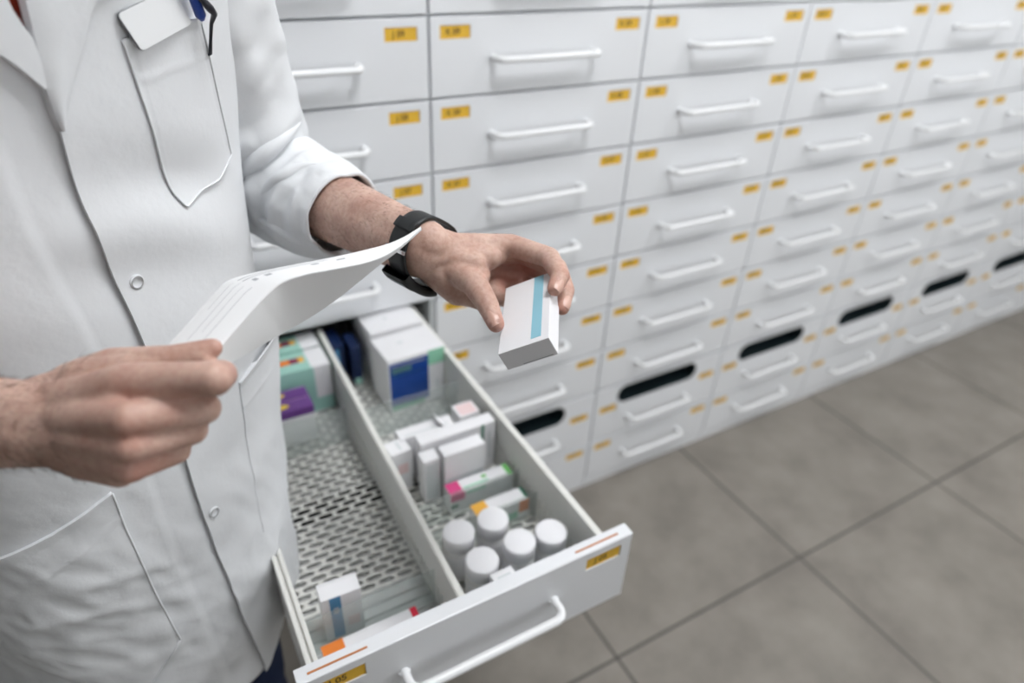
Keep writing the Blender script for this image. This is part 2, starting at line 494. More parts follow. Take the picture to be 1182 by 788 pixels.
# ------------------------------------------------ the open drawer of column J
OD = open_drawer; YO = -.662
OD.location = (.002, YO, .7365)
OD.scale = (.972, 1, 1)
OD.location.x = .45 - .448 + .0 - GAP / 2 * .972
for ch in [c for c in OD.children if c.name.startswith('handle')]: ch.location.z = -.0635
RIM = .722; BASE = .618; YI = YO + TH; YE = .0 + .02
def od(mb, name):
    o = mb.build(name); o.parent = OD
    # geometry is in world coords: bring into drawer's local space
    ox = -.45 + OD.location.x
    n = len(o.data.vertices); co = np.empty(n * 3); o.data.vertices.foreach_get('co', co); co = co.reshape(-1, 3)
    co -= np.array([ox, YO, .7365]); co[:, 0] /= .972
    o.data.vertices.foreach_set('co', co.ravel()); o.data.update(); return o
YD = .02
def wall_box(x0, x1, name, shift=0):
    b = MB(); b.box(x0, x1, YI, YD, .606, RIM, M['plastic'], bev=.0015)
    return b
b = wall_box(-.434, -.4285, ''); b.box(-.426, -.4205, YI, YD, .612, RIM - .001, M['plastic'], bev=.0015)
b.box(-.4285, -.426, YI, YD, .612, RIM - .006, M['plastic'])
# rows of little divider slots along the inside
for k in range(52):
    y = YI + .012 + k * .012
    if y < YD - .01: b.box(-.4206, -.4192, y, y + .0035, .64, .66, M['plastic'])
od(b, 'side_wall')
b = MB(); b.box(-.052, -.042, YI, YD, .606, RIM, M['plastic'], bev=.002)
for k in range(52):
    y = YI + .012 + k * .012
    if y < YD - .01: b.box(-.0533, -.0519, y, y + .0035, .64, .66, M['plastic'])
od(b, 'side_wall')
b = MB()
G0 = [(-.2535, YI), (-.2445, YI), (-.2290, YD), (-.2380, YD)]
bmx = bmesh.new()
vb = [bmx.verts.new((x, y, .619)) for x, y in G0]; vt = [bmx.verts.new((x, y, RIM - .001)) for x, y in G0]
bmx.faces.new(vb[::-1]); bmx.faces.new(vt)
for i in range(4): bmx.faces.new([vb[i], vb[(i + 1) % 4], vt[(i + 1) % 4], vt[i]])
bmesh.ops.bevel(bmx, geom=list(bmx.edges), offset=.0014, segments=2, affect='EDGES')
b.bm(bmx, M['plastic'])
for k in range(52):
    y = YI + .012 + k * .012; xx = -.2535 + (y - YI) / (YD - YI) * .0155
    if y < YD - .01:
        b.box(xx - .0012, xx + .001, y, y + .0035, .64, .66, M['plastic']); b.box(xx + .0085, xx + .0105, y, y + .0035, .64, .66, M['plastic'])
od(b, 'divider')

# perforated base: elongated hexagonal slots, staggered
def perforated(x0, x1, y0, y1, z, th):
    b = MB(); px, py = .0272, .0116; hl, hw = .0114, .0043; hx = .0072
    rows = int((y1 - y0) / py)
    for r in range(rows):
        off = px / 2 if r % 2 else 0; yc = y0 + (r + .5) * py
        n = int((x1 - x0) / px) + 2
        for c in range(-1, n):
            xa = x0 + c * px + off; xb = xa + px
            A, B = max(xa, x0), min(xb, x1)
            if B - A < .001: continue
            ya, yb = yc - py / 2, yc + py / 2
            xm = (xa + xb) / 2
            hole = [(xm - hl, yc), (xm - hl + .0012, yc - hw * .62), (xm - hx, yc - hw), (xm + hx, yc - hw), (xm + hl - .0012, yc - hw * .62), (xm + hl, yc), (xm + hl - .0012, yc + hw * .62), (xm + hx, yc + hw), (xm - hx, yc + hw), (xm - hl + .0012, yc + hw * .62)]
            if B - A < px - 1e-6:                     # clipped cell: clip the hole too
                h2 = [(min(max(x, A + .002), B - .002), y) for x, y in hole]
                if max(x for x, _ in h2) - min(x for x, _ in h2) < .002:
                    b.quad([(A, ya, z), (B, ya, z), (B, yb, z), (A, yb, z)], M['plastic']); continue
                hole = h2
            outer = [(A, yc), (A, ya + .0), (hole[2][0], ya), (hole[3][0], ya), (B, ya), (B, yc), (B, yb), (hole[7][0], yb), (hole[8][0], yb), (A, yb)]
            for i in range(10):
                j = (i + 1) % 10
                b.quad([(*hole[i], z), (*outer[i], z), (*outer[j], z), (*hole[j], z)], M['plastic'])
                b.quad([(*hole[i], z), (*hole[j], z), (*hole[j], z - th), (*hole[i], z - th)], M['plastic'])
    return b
bp = perforated(-.4200, -.244, YI + .002, YD - .003, BASE, .0012)
od(bp, 'perforated_base')
bp = perforated(-.2385, -.0535, YI + .002, YD - .003, BASE, .0012)
od(bp, 'perforated_base')
b = MB(); b.box(-.426, -.052, YI, -.347, .6075, .6095, M['tray']); b.box(-.426, -.052, -.301, YD, .6075, .6095, M['tray'])
od(b, 'bottom_panel')
b = MB(); b.box(-.426, -.052, -.3469, -.3011, .6072, .6085, M['gap_shade']); od(b, 'gap_shade_strip')  # dark strip paints the shade in the gap between the two bottom plates
for (xa, xb) in ((-.0995, -.0335), (-.4360, -.3710)):
    b = MB(); b.box(xa, xb, -.6545, -.6525, .7342, .7354, M['orange_strip']); od(b, 'label_slot')
# clear cross dividers
def plate(x0, x1, y, z1, tilt=0, name='clear_divider', m='clear'):
    b = MB(); T = Matrix.Translation((0, y, BASE)) @ Matrix.Rotation(tilt, 4, 'X')
    b.box(x0, x1, -.001, .001, .001, z1 - BASE, M[m], T, .0004); return od(b, name)
plate(-.4195, -.2525, -.562, .690)
plate(-.4195, -.2525, -.195, .690)
plate(-.2375, -.0535, -.437, .672)
plate(-.2375, -.0535, -.492, .672)
plate(-.2395, -.0535, -.212, .690)
plate(-.2395, -.0535, -.610, .680)
# ribbed clear insert lying on the front of the left section
b = MB(); n = 78; rows = []
for i in range(n + 1):
    y = -.6405 + i * (.132 / n); t = (i / n) * 7.5
    z = BASE + .0030 + .0032 * (abs((t % 1) - .5) < .17)
    rows.append([(-.4190, y, z), (-.2530, y, z)])
b.grid(rows, M['clearrib'], False)
rows2 = [[(p[0], p[1], BASE + .0006) for p in r] for r in rows]; b.grid(rows2, M['clearrib'], False, flip=True)
od(b, 'ribbed_insert')

# --------------------------------------------------------- things in the drawer
def carton(name, label, x0, x1, y0, y1, z0, z1, rz=0, decals=(), group=None, cat='medicine box', base='carton', flap=True):
    """box with panels; decals: (face, u0, u1, v0, v1, material); face in top/front/left/right"""
    w, d, h = x1 - x0, y1 - y0, z1 - z0
    r = empty(name, ((x0 + x1) / 2, (y0 + y1) / 2, z0), label, cat, group, rz)
    b = MB(); b.box(-w / 2, w / 2, -d / 2, d / 2, 0, h, M[base], bev=.0007)
    if flap:   # closing seam of the flap on the top
        b.box(-w / 2 + .0012, w / 2 - .0012, d / 2 - .0032, d / 2 - .0028, h, h + .0001, M['palegrey'])
    b.build('carton', r)
    for q in decals:
        f, u0, u1, v0, v1, m = q[:6]; b = MB(); e = .0002; nm = q[6] if len(q) > 6 else 'printed_panel'
        if m == 'yellowdot':
            T = Matrix.Translation((-w / 2 + (u0 + u1) / 2 * w, -d / 2 + (v0 + v1) / 2 * d, h)) @ Matrix.Diagonal(((u1 - u0) / 2 * w, (v1 - v0) / 2 * d, 1, 1))
            k0 = MB(); k0.lathe([(1, -.0001), (1, .0002)], (0, 0, 0), M[m], 20)
            b.v = [tuple(T @ Vector(p)) for p in k0.v]; b.f, b.m, b.sm, b.mats = k0.f, k0.m, k0.sm, k0.mats
        elif f == 'top': b.box(-w / 2 + u0 * w, -w / 2 + u1 * w, -d / 2 + v0 * d, -d / 2 + v1 * d, h - .0001, h + e, M[m])
        if f == 'front': b.box(-w / 2 + u0 * w, -w / 2 + u1 * w, -d / 2 - e, -d / 2 + .0001, v0 * h, v1 * h, M[m])
        if f == 'right': b.box(w / 2 - .0001, w / 2 + e, -d / 2 + u0 * d, -d / 2 + u1 * d, v0 * h, v1 * h, M[m])
        if f == 'left': b.box(-w / 2 - e, -w / 2 + .0001, -d / 2 + u0 * d, -d / 2 + u1 * d, v0 * h, v1 * h, M[m])
        b.build(nm, r)
    return r
B0 = BASE + .0005
GR = 'medicine cartons in the open drawer'
carton('medicine_box', 'large white box with a blue and green front, standing at the back of the drawer', -.1645, -.0545, -.160, -.079, B0, .7345, math.radians(2.5), [
    ('front', .02, .70, .11, .93, 'blue'), ('front', .03, .62, .04, .15, 'green', 'green_band'), ('front', .70, .995, .72, .995, 'green', 'green_band'),
    ('front', .05, .64, .855, .885, 'palegrey', 'print_line'), ('front', .06, .40, .745, .835, 'green', 'green_patch'), ('front', .06, .60, .685, .71, 'blue2', 'print_line'),
    ('front', .84, .88, .18, .42, 'palegrey', 'print_line'), ('top', .36, .44, .55, .62, 'palegrey', 'print_mark')], GR)
carton('medicine_box', 'large white box half inside the cabinet, behind the blue-fronted box', -.160, -.0545, -.062, .030, B0, .7320, math.radians(1), [
    ('top', .40, .47, .45, .52, 'palegrey', 'print_mark')], GR)
carton('medicine_box', 'narrow navy box with a green foot beside the large white boxes', -.194, -.176, -.050, .004, B0, .704, 0, [('front', .1, .9, .0, .18, 'teal', 'green_foot'), ('right', .02, .98, .0, .16, 'teal', 'green_foot')], GR, base='navybox', flap=False)
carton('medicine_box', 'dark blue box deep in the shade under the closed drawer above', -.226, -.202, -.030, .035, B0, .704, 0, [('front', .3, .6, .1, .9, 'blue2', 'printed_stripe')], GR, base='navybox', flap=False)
for y0, y1, t in ((-.030, .022, 'rear of two teal boxes with a red strip on top and a white end'), (-.094, -.036, 'front one of two teal boxes with a red strip on top and a white end')):
    carton('medicine_box', t, -.412, -.2455, y0, y1, B0, .716, 0, [
        ('top', .80, .998, .0, 1.0, 'carton', 'white_end'), ('front', .82, .998, .30, 1.0, 'carton', 'white_end'), ('top', .05, .52, .42, .70, 'red', 'red_strip'), ('top', .52, .62, .42, .70, 'orange', 'orange_strip'),
        ('top', .62, .71, .42, .70, 'maroon', 'dark_strip'), ('top', .71, .77, .42, .70, 'amber', 'amber_strip')], GR, base='teal', flap=False)
for y0, y1, t in ((-.1315 + .0, -.126 + .0, None),):
    pass
for y0, y1, t in ((-.136, -.1095, 'rear purple-topped box with a yellow dot, against the teal boxes'), (-.169, -.1385, 'front purple-topped box with a yellow dot and white front')):
    dec = [('top', .28, .62, .28, .72, 'yellowdot', 'yellow_dot'), ('top', .30, .98, .90, .97, 'lilac', 'lilac_line'), ('front', .0, 1.0, .0, .80, 'carton', 'white_front')]
    carton('medicine_box', t, -.396, -.298, y0, y1, B0, .694, 0, dec, GR, base='purple', flap=False)
# front left section
carton('medicine_box', 'white box with a blue stripe standing near the drawer front, left section', -.396, -.347, -.5545, -.5290, BASE + .0062, .704, math.radians(-3), [
    ('front', .20, .48, .02, .99, 'blue2', 'blue_stripe'), ('front', .28, .40, .60, .75, 'carton', 'print_mark'), ('front', .60, .90, .20, .42, 'palepink', 'printed_patch')], GR)
carton('medicine_box', 'flat pale pink box with orange and red ends behind the drawer front', -.409, -.286, -.606, -.574, BASE + .0062, .650, 0, [
    ('top', .0, .22, .0, 1, 'orange', 'orange_end'), ('front', .0, .22, .0, 1, 'orange', 'orange_end'), ('top', .93, 1.0, .3, 1, 'crimson', 'red_end'), ('top', .22, .93, .0, .55, 'palepink', 'pink_panel')], GR)
# right section
carton('medicine_box', 'long white box with a dark green stripe at its right end', -.186, -.056, -.362, -.338, B0, .714, 0, [
    ('front', .80, .84, .25, .99, 'darkgreen', 'green_stripe'), ('front', .90, .93, .2, .8, 'palegrey', 'print_line')], GR)
carton('medicine_box', 'white box standing at the front of the white row, plain front', -.163, -.094, -.399, -.374, B0, .711, 0, [('front', .05, .95, .12, .45, 'palegrey', 'printed_panel')], GR)
carton('medicine_box', 'slim greyish-white box at the left of the plain white one', -.193, -.167, -.391, -.366, B0, .704, 0, [('front', .1, .9, .05, .92, 'palegrey', 'printed_panel')], GR)
carton('medicine_box', 'white box with a pale printed top at the central divider', -.231, -.197, -.350, -.318, B0, .700, math.radians(4), [('front', .3, .8, .45, .7, 'palepink', 'printed_patch'), ('top', .5, .62, .2, .8, 'palegrey', 'print_mark')], GR)
o = carton('medicine_box', 'white box with its top flap standing up, behind the green-striped box', -.205, -.112, -.326, -.300, B0, .702, 0, [('top', .1, .9, .2, .3, 'palegrey', 'print_line')], GR)
bb = MB(); T = Matrix.Translation((.028, .0, .0838)) @ Matrix.Rotation(math.radians(55), 4, 'Y')
bb.box(-.016, .016, -.0125, .0125, -.0003, .0003, M['carton'], T); bb.build('lid_flap', o)
carton('medicine_box', 'small pale pink box in the corner behind the white row', -.100, -.063, -.322, -.288, B0, .706, 0, [('top', .1, .9, .1, .9, 'palepink', 'pink_panel')], GR)
carton('medicine_box', 'flat white box with a pink square and light green print', -.168, -.060, -.431, -.406, B0, .660, 0, [
    ('top', .0, .20, .0, 1, 'pink', 'pink_square'), ('front', .0, .22, .62, .98, 'pink', 'pink_square'), ('front', .0, .12, .30, .45, 'darkgreen', 'green_bar'), ('top', .22, .62, .15, .32, 'green', 'green_line'), ('top', .55, .62, .5, .75, 'green2', 'green_mark'), ('top', .92, 1.0, .0, 1, 'green2', 'green_end'), ('front', .24, .55, .80, .95, 'green', 'green_line')], GR)  # pink and green on the front paint a reflection in the clear divider
carton('medicine_box', 'flat white box with a yellow square and an orange end', -.150, -.062, -.485, -.459, B0, .657, 0, [
    ('top', .0, .26, .0, 1, 'amber', 'yellow_square'), ('front', .0, .22, .60, .98, 'amber', 'yellow_square'), ('top', .94, 1.0, .0, 1, 'darkgreen', 'green_end'), ('front', .80, 1.0, .35, .98, 'orange', 'orange_end'), ('front', .05, .78, .1, .5, 'green', 'green_panel')], GR)
carton('medicine_box', 'small white box with a blue edge wedged behind the drawer front', -.197, -.166, -.6365, -.6095, B0, .700, math.radians(2), [('left', .1, .9, .3, .9, 'navybox', 'blue_edge'), ('top', .2, .8, .3, .7, 'palegrey', 'printed_panel')], GR)
caps = [(-.2015, -.528, 'leftmost of five white-capped bottles, by the central divider'), (-.1495, -.529, 'rearmost white-capped bottle, next to the yellow-marked box'),
        (-.1945, -.584, 'white-capped bottle nearest the small white box behind the drawer front'), (-.1360, -.580, 'middle white-capped bottle in the front corner of the drawer'), (-.0895, -.585, 'rightmost white-capped bottle, by the right drawer wall')]
for x, y, t in caps:
    r = empty('pill_bottle', (x, y, B0), t, 'bottle', 'white pill bottles')
    b = MB(); b.lathe([(0.02054, 0), (0.02198, .002), (0.02198, .052), (0.02087, .056), (0.01909, .058), (0.01909, .062)], (0, 0, 0), M['bottle'], 40); b.build('bottle_body', r)
    b = MB(); prof = [(0.02131, .060), (0.02198, .0605), (0.02198, .0790), (0.02131, .0805), (0.01976, .0812), (.001, .0812)]
    b.lathe(prof, (0, 0, 0), M['cap'], 48); b.build('cap', r)
    b = MB(); b.lathe([(0.02214, .012), (0.02218, .013), (0.02218, .048), (0.02214, .049)], (0, 0, 0), M['carton'], 40); b.build('paper_label', r)
# ================================================================== the person
PSI = .5577
FV = np.array([math.sin(PSI), -math.cos(PSI), 0.0]); LV = np.array([math.cos(PSI), math.sin(PSI), 0.0])
_zk = [.40, .68, .72, .80, .90, 1.05, 1.20, 1.36, 1.42, 1.46, 1.50, 1.53, 1.60]
_a = [.150, .152, .153, .170, .183, .181, .203, .210, .182, .125, .078, .068, .066]
_b = [.160, .160, .160, .150, .142, .141, .112, .106, .098, .088, .078, .072, .070]
_cx = [-.556, -.556, -.556, -.5558, -.5557, -.554, -.5511, -.5353, -.530, -.526, -.522, -.518, -.515]
_cy = [-.3640, -.3640, -.3642, -.3665, -.3685, -.3766, -.3895, -.4054, -.412, -.418, -.424, -.428, -.434]
_zz = np.linspace(.40, 1.60, 601)
def _sm(v):
    y = np.interp(_zz, _zk, v); k = np.exp(-np.linspace(-2, 2, 25) ** 2); k /= k.sum()
    return np.convolve(np.pad(y, 12, mode='edge'), k, 'valid')
_A, _B, _CX, _CY = _sm(_a), _sm(_b), _sm(_cx), _sm(_cy)
def cen(z): return np.array([np.interp(z, _zz, _CX), np.interp(z, _zz, _CY), z])
def nz(x, y, z): return noise.noise(Vector((x, y, z)))
def folds(th, z):
    """cloth folds of the coat, metres outward"""
    d = .0030 * nz(th * 1.3, z * 3, 1.3) + .0014 * nz(th * 2.6 + z * 5, z * 7 - th * 2, 4.1)
    lo = max(0, min(1, (.98 - z) / .22))
    rg = lambda v: (1 - abs(v) * 2.2) if abs(v) < .4545 else 0
    if lo > 0:
        q = z + .05 * th                          # creases sag towards the front
        d += lo * (.0030 * nz(th * 2.2 - z * 7, q * 15, 8.2) + .0020 * nz(th * 5 - z * 12, q * 30 + th * 6, 2.2))
        wp = math.exp(-((th + .80) / .55) ** 2) * math.exp(-((z - .78) / .11) ** 2)
        d += wp * (.0042 * rg(nz(th * 1.7 + 3, q * 26, 5.5)) + .0026 * rg(nz(th * 3.2 + 7, (q + .06 * th) * 44, 1.5)))
        wq = math.exp(-((th + .05) / .45) ** 2) * math.exp(-((z - .80) / .14) ** 2)
        d += wq * .0036 * rg(nz(th * 5.5 + z * 14, z * 10 - th * 3, 6.6))
    # soft fold below the chest
    w = math.exp(-((th - .15) / .45) ** 2) * math.exp(-((z - 1.17) / .07) ** 2)
    d += w * .004 * math.sin((z + .10 * th) * 60)
    return d
NSUP = 2.4
def S(th, z, off=0.0, raw=False):
    a = np.interp(z, _zz, _A); b_ = np.interp(z, _zz, _B); c = cen(z)
    ct, st = math.cos(th), math.sin(th)
    u = a * math.copysign(abs(st) ** (2 / NSUP), st); v = b_ * math.copysign(abs(ct) ** (2 / NSUP), ct)
    if st < 0: u *= 1 + .42 * max(0, min(1, (.93 - z) / .30)) ** 1.3
    nu = math.copysign(abs(u / a) ** (NSUP - 1) / a, u); nv = math.copysign(abs(v / b_) ** (NSUP - 1) / b_, v)
    l = math.hypot(nu, nv) or 1
    o = off + (0 if raw else folds(math.atan2(st, ct), z))
    u += nu / l * o; v += nv / l * o
    return Vector((c + LV * u + FV * v).tolist())
# table to find where a photo ray meets the coat
_TH = np.linspace(-2.2, 2.2, 353); _ZT = np.linspace(.6, 1.50, 301)
_TAB = np.array([[list(S(t, z, 0, True)) for z in _ZT] for t in _TH])
_TPX = PX(_TAB); _DEP = ((_TAB - CAM) @ RM.T)[..., 2]
def hit(x, y):
    d2 = (_TPX[..., 0] - x) ** 2 + (_TPX[..., 1] - y) ** 2
    m = d2.min(); cand = d2 + 4e3 * np.maximum(0, _DEP - (_DEP[d2 < m + 60].min() + .03))
    i, j = np.unravel_index(np.argmin(cand), d2.shape)
    t, z = _TH[i], _ZT[j]
    for _ in range(6):
        p0 = PX(np.array(S(t, z, 0, True))); e = np.array([x, y]) - p0
        J = np.stack([(PX(np.array(S(t + 1e-3, z, 0, True))) - p0) / 1e-3, (PX(np.array(S(t, z + 1e-3, 0, True))) - p0) / 1e-3], 1)
        try: s = np.linalg.solve(J.T @ J + 1e-1 * np.eye(2), J.T @ e)
        except Exception: break
        t += float(np.clip(s[0], -.1, .1)); z += float(np.clip(s[1], -.05, .05))
    return t, z
def curve_tz(pts): 
    h = [hit(*p) for p in pts]; h.sort(key=lambda q: q[1]); return np.array([q[0] for q in h]), np.array([q[1] for q in h])

PERSON = empty('person', (float(_CX[0]), float(_CY[0]), 0), 'person in a white lab coat holding a folded paper and a small white box', 'person')
def part(mb, name, parent=None):
    o = mb.build(name)
    if parent is None: return place(o, PERSON)
    o.parent = parent; o.matrix_parent_inverse = Matrix.Identity(4)
    return o

# ---- coat: one wrapped sheet, the left panel over the right one
eT, eZ = curve_tz([(65, 150), (105, 265), (140, 340), (168, 405), (210, 525), (230, 590), (265, 680), (303, 762)])
lrT, lrZ = curve_tz([(65, 150), (45, 105), (33, 46)])
rrT, rrZ = curve_tz([(33, 46), (12, 20)])
zV, zX = float(lrZ[0]), float(lrZ[-1])
TOPZ = 1.525
_s1, _s2 = hit(331, 692), hit(304, 778)
def hem(th):
    t = (math.atan2(math.sin(th), math.cos(th)))
    return float(np.interp(t, [-3.14, -.6, _s2[0], _s1[0], _s1[0] + .5, 3.14], [.60, .585, _s2[1], _s1[1], _s1[1] - .01, .60]))
def th_start(z):
    if z <= zV: return float(np.interp(z, eZ, eT))
    if z <= zX: return float(np.interp(z, lrZ, lrT))
    return float(lrT[-1] + (z - zX) / (TOPZ - zX) * .95)
def th_end(z):
    if z <= zV: return float(np.interp(z, eZ, eT)) + .28
    if z <= zX: return float(np.interp(z, lrZ, lrT)) + .28 * (zX - z) / (zX - zV)
    return float(lrT[-1] - (z - zX) / (TOPZ - zX) * .75)
NT, NZ = 300, 230
def coat_pt(i, w, inner=0):
    """w: 0 at the hem .. 1 at the neck"""
    s = i / NT
    z = .6
    for _ in range(3):
        a, e = th_start(z), th_end(z) + 2 * math.pi; th = a + (e - a) * s; h = hem(th); z = h + (TOPZ - h) * w
    off = .0042 * math.exp(-(th - a) / .40) - (.0018 if s > .93 else 0) - inner
    return S(th, z, off)
zl = [j / NZ for j in range(NZ + 1)]
b = MB(); G = []
for w_ in [.07, .035, .0018]: G.append([coat_pt(i, w_, .0030) for i in range(NT + 1)])
for w_ in zl: G.append([coat_pt(i, w_) for i in range(NT + 1)])
b.grid(G, M['coat'])
# turned edge of the left panel and of the right panel
for i0, sg in ((0, 1), (NT, -1)):
    E1 = [coat_pt(i0, z) for z in zl]; E2 = [coat_pt(i0, z, .0022) for z in zl]; E3 = [coat_pt(i0 + sg * 8, z, .0026) for z in zl]
    b.grid([E1, E2, E3] if sg == 1 else [E3, E2, E1], M['coat'])
coat = part(b, 'lab_coat')

def lerp_poly(pl, t):
    d = [0]
    for p, q in zip(pl, pl[1:]): d.append(d[-1] + math.dist(p, q))
    t *= d[-1]
    for k in range(len(pl) - 1):
        if t <= d[k + 1] or k == len(pl) - 2:
            f = (t - d[k]) / max(1e-9, d[k + 1] - d[k]); return tuple(p + (q - p) * f for p, q in zip(pl[k], pl[k + 1]))
def patch(A, B, nu, nv, h, m, name, parent, hem=None, gape=None, lift=None, thick=.0012):
    """cloth patch on the coat between polylines A and B in (theta, z)"""
    b = MB(); G = []
    for i in range(nu + 1):
        u = i / nu; pa, pb = lerp_poly(A, u), lerp_poly(B, u); row = []
        for j in range(nv + 1):
            v = j / nv; t = pa[0] + (pb[0] - pa[0]) * v; z = pa[1] + (pb[1] - pa[1]) * v
            edge = min(u, 1 - u, v, 1 - v)
            o = h + (gape(u, v) if gape else 0)
            if lift: o += lift(u, v)
            row.append((t, z, o))
        G.append(row)
    P1 = [[S(t, z, o) for t, z, o in r] for r in G]
    b.grid(P1, M[m])
    # skirt down to the coat along the rim
    rim = [(i, 0) for i in range(nu + 1)] + [(nu, j) for j in range(1, nv + 1)] + [(i, nv) for i in range(nu - 1, -1, -1)] + [(0, j) for j in range(nv - 1, 0, -1)]
    top = [P1[i][j] for i, j in rim]
    low = [S(G[i][j][0], G[i][j][1], -.002 if (gape is None or gape(i / nu, j / nv) < .002) else G[i][j][2] - thick * 1.6) for i, j in rim]
    b.grid([top + [top[0]], low + [low[0]]], M[m])
    return part(b, name, parent), G
def tz(pts): return [hit(*p) for p in pts]
def seam(pts, off, name, parent, r=.0006):
    b = MB(); T = tz(pts); n = 40
    b.tube([S(*lerp_poly(T, k / n), off) for k in range(n + 1)], r, M['coat'], 6); return part(b, name, parent)
# lapels
roll_lift = lambda u, v: .004 * (1 - v) ** 2 
LR = [(th_end(1.50), 1.50)] + tz([(-30, -70), (10, 18), (33, 46), (45, 98)])
LO = [(th_end(1.50) - .50, 1.495), (th_end(1.45) - .62, 1.44)] + tz([(0, 64), (22, 82), (44, 101)])
patch(LR, LO, 40, 20, .0050, 'coat', 'lapel', coat, lift=lambda u, v: .003)
LR = [(th_start(1.50), 1.50)] + tz([(6, -60), (33, 46), (45, 105), (64, 150)])
LO = [(th_start(1.50) + .45, 1.495), (th_start(1.45) + .55, 1.44)] + tz([(98, 0), (83, 66), (66, 146)])
patch(LR, LO, 50, 24, .0075, 'coat', 'lapel', coat, lift=lambda u, v: .0025 * math.sin(v * 3.14))
# chest pocket on the left breast, pointed bottom
top = tz([(137, 46), (181, 31), (227, 20)]); bot = tz([(189, 200), (197, 221), (211, 238), (232, 219), (252, 207), (263, 178)])
_, pk = patch(top, bot, 44, 40, .0036, 'coat', 'chest_pocket', coat, lift=lambda u, v: .0014 * (v < .028) + .001 * math.exp(-((v - .22) / .012) ** 2) - .0006 * math.exp(-((min(u, 1 - u) - .06) / .012) ** 2))
# right hip pocket (lower left of the picture)
top = tz([(-150, 712), (-60, 668), (0, 640), (60, 615), (128, 567)]); bot = tz([(-120, 900), (0, 860), (90, 845), (168, 795), (207, 734)])
top = top[:]; 
_, pk2 = patch(top, bot, 70, 60, .0032, 'coat', 'hip_pocket', coat, lift=lambda u, v: .0008 * (v < .018) + .0010 * math.exp(-((v - .15) / .012) ** 2))
def tzseam(T, off, r, parent, n=60):
    b = MB(); b.tube([S(*lerp_poly(T, k / n), off) for k in range(n + 1)], r, M['coat'], 8); return part(b, 'seam', parent)
tzseam([pk[k][0][:2] for k in range(0, 45)], .0042, .0007, coat)
tzseam([pk[0][k][:2] for k in range(41)] + [pk[k][-1][:2] for k in range(1, 45)] + [pk[-1][k][:2] for k in range(39, -1, -1)], .0040, .0009, coat, 120)
tzseam([pk2[-1][k][:2] for k in range(61)], .0036, .0010, coat)
tzseam([pk2[k][-1][:2] for k in range(71)], .0036, .0010, coat)
# left hip pocket, its mouth gaping at the side
t0, z0 = hit(274, 441); t1, z1 = hit(300, 612)
topL = [(t0, z0), (t0 + .35, z0 + .012), (t0 + .75, z0 + .028), (t0 + 1.25, z0 + .045)]
botL = [(t1, z1), (t0 + .4, z1 - .01), (t0 + .8, z1 - .008), (t0 + 1.2, z1)]
def gape(u, v):
    g = math.exp(-((u - .52) / .27) ** 2) * max(0, 1 - v / .8) ** 1.5
    return .015 * g
pk3, _ = patch(topL, botL, 60, 60, .0030, 'coat', 'hip_pocket', coat, gape=gape, lift=lambda u, v: .0012 * (v < .02) + .001 * math.exp(-((v - .16) / .012) ** 2))
# press studs on the overlap
for (x, y) in ((157, 325), (186, 452), (242, 588)):
    t, z = hit(x, y); b = MB(); c = S(t, z, .0045); n = (S(t, z, .02) - c).normalized()
    q = n.to_track_quat('Z', 'Y').to_matrix().to_4x4(); T = Matrix.Translation(c) @ q
    bm = bmesh.new(); ring = []
    pr = [(.0064, -.002), (.0064, .0006), (.0058, .0011), (.0050, .0009), (.0046, .0002), (.0001, .0001)]
    mb2 = MB(); mb2.lathe(pr, (0, 0, 0), M['steel'], 28)
    for v in mb2.v: b.v.append(tuple(T @ Vector(v)))
    b.f, b.m, b.sm, b.mats = mb2.f, mb2.m, mb2.sm, [M['coat']]
    # thin grey ring of the stud
    bb = MB(); bb.tube([(.0052 * math.cos(k * math.pi / 14), .0052 * math.sin(k * math.pi / 14), .0010) for k in range(28)], .0005, M['stud'], 6, closed=True)
    o = len(b.v); b.v += [tuple(T @ Vector(v)) for v in bb.v]; b.mats.append(M['stud'])
    for f in bb.f: b.f.append([i + o for i in f]); b.m.append(1); b.sm.append(True)
    part(b, 'press_stud', coat)

zv = Vector((0, 0, 1))
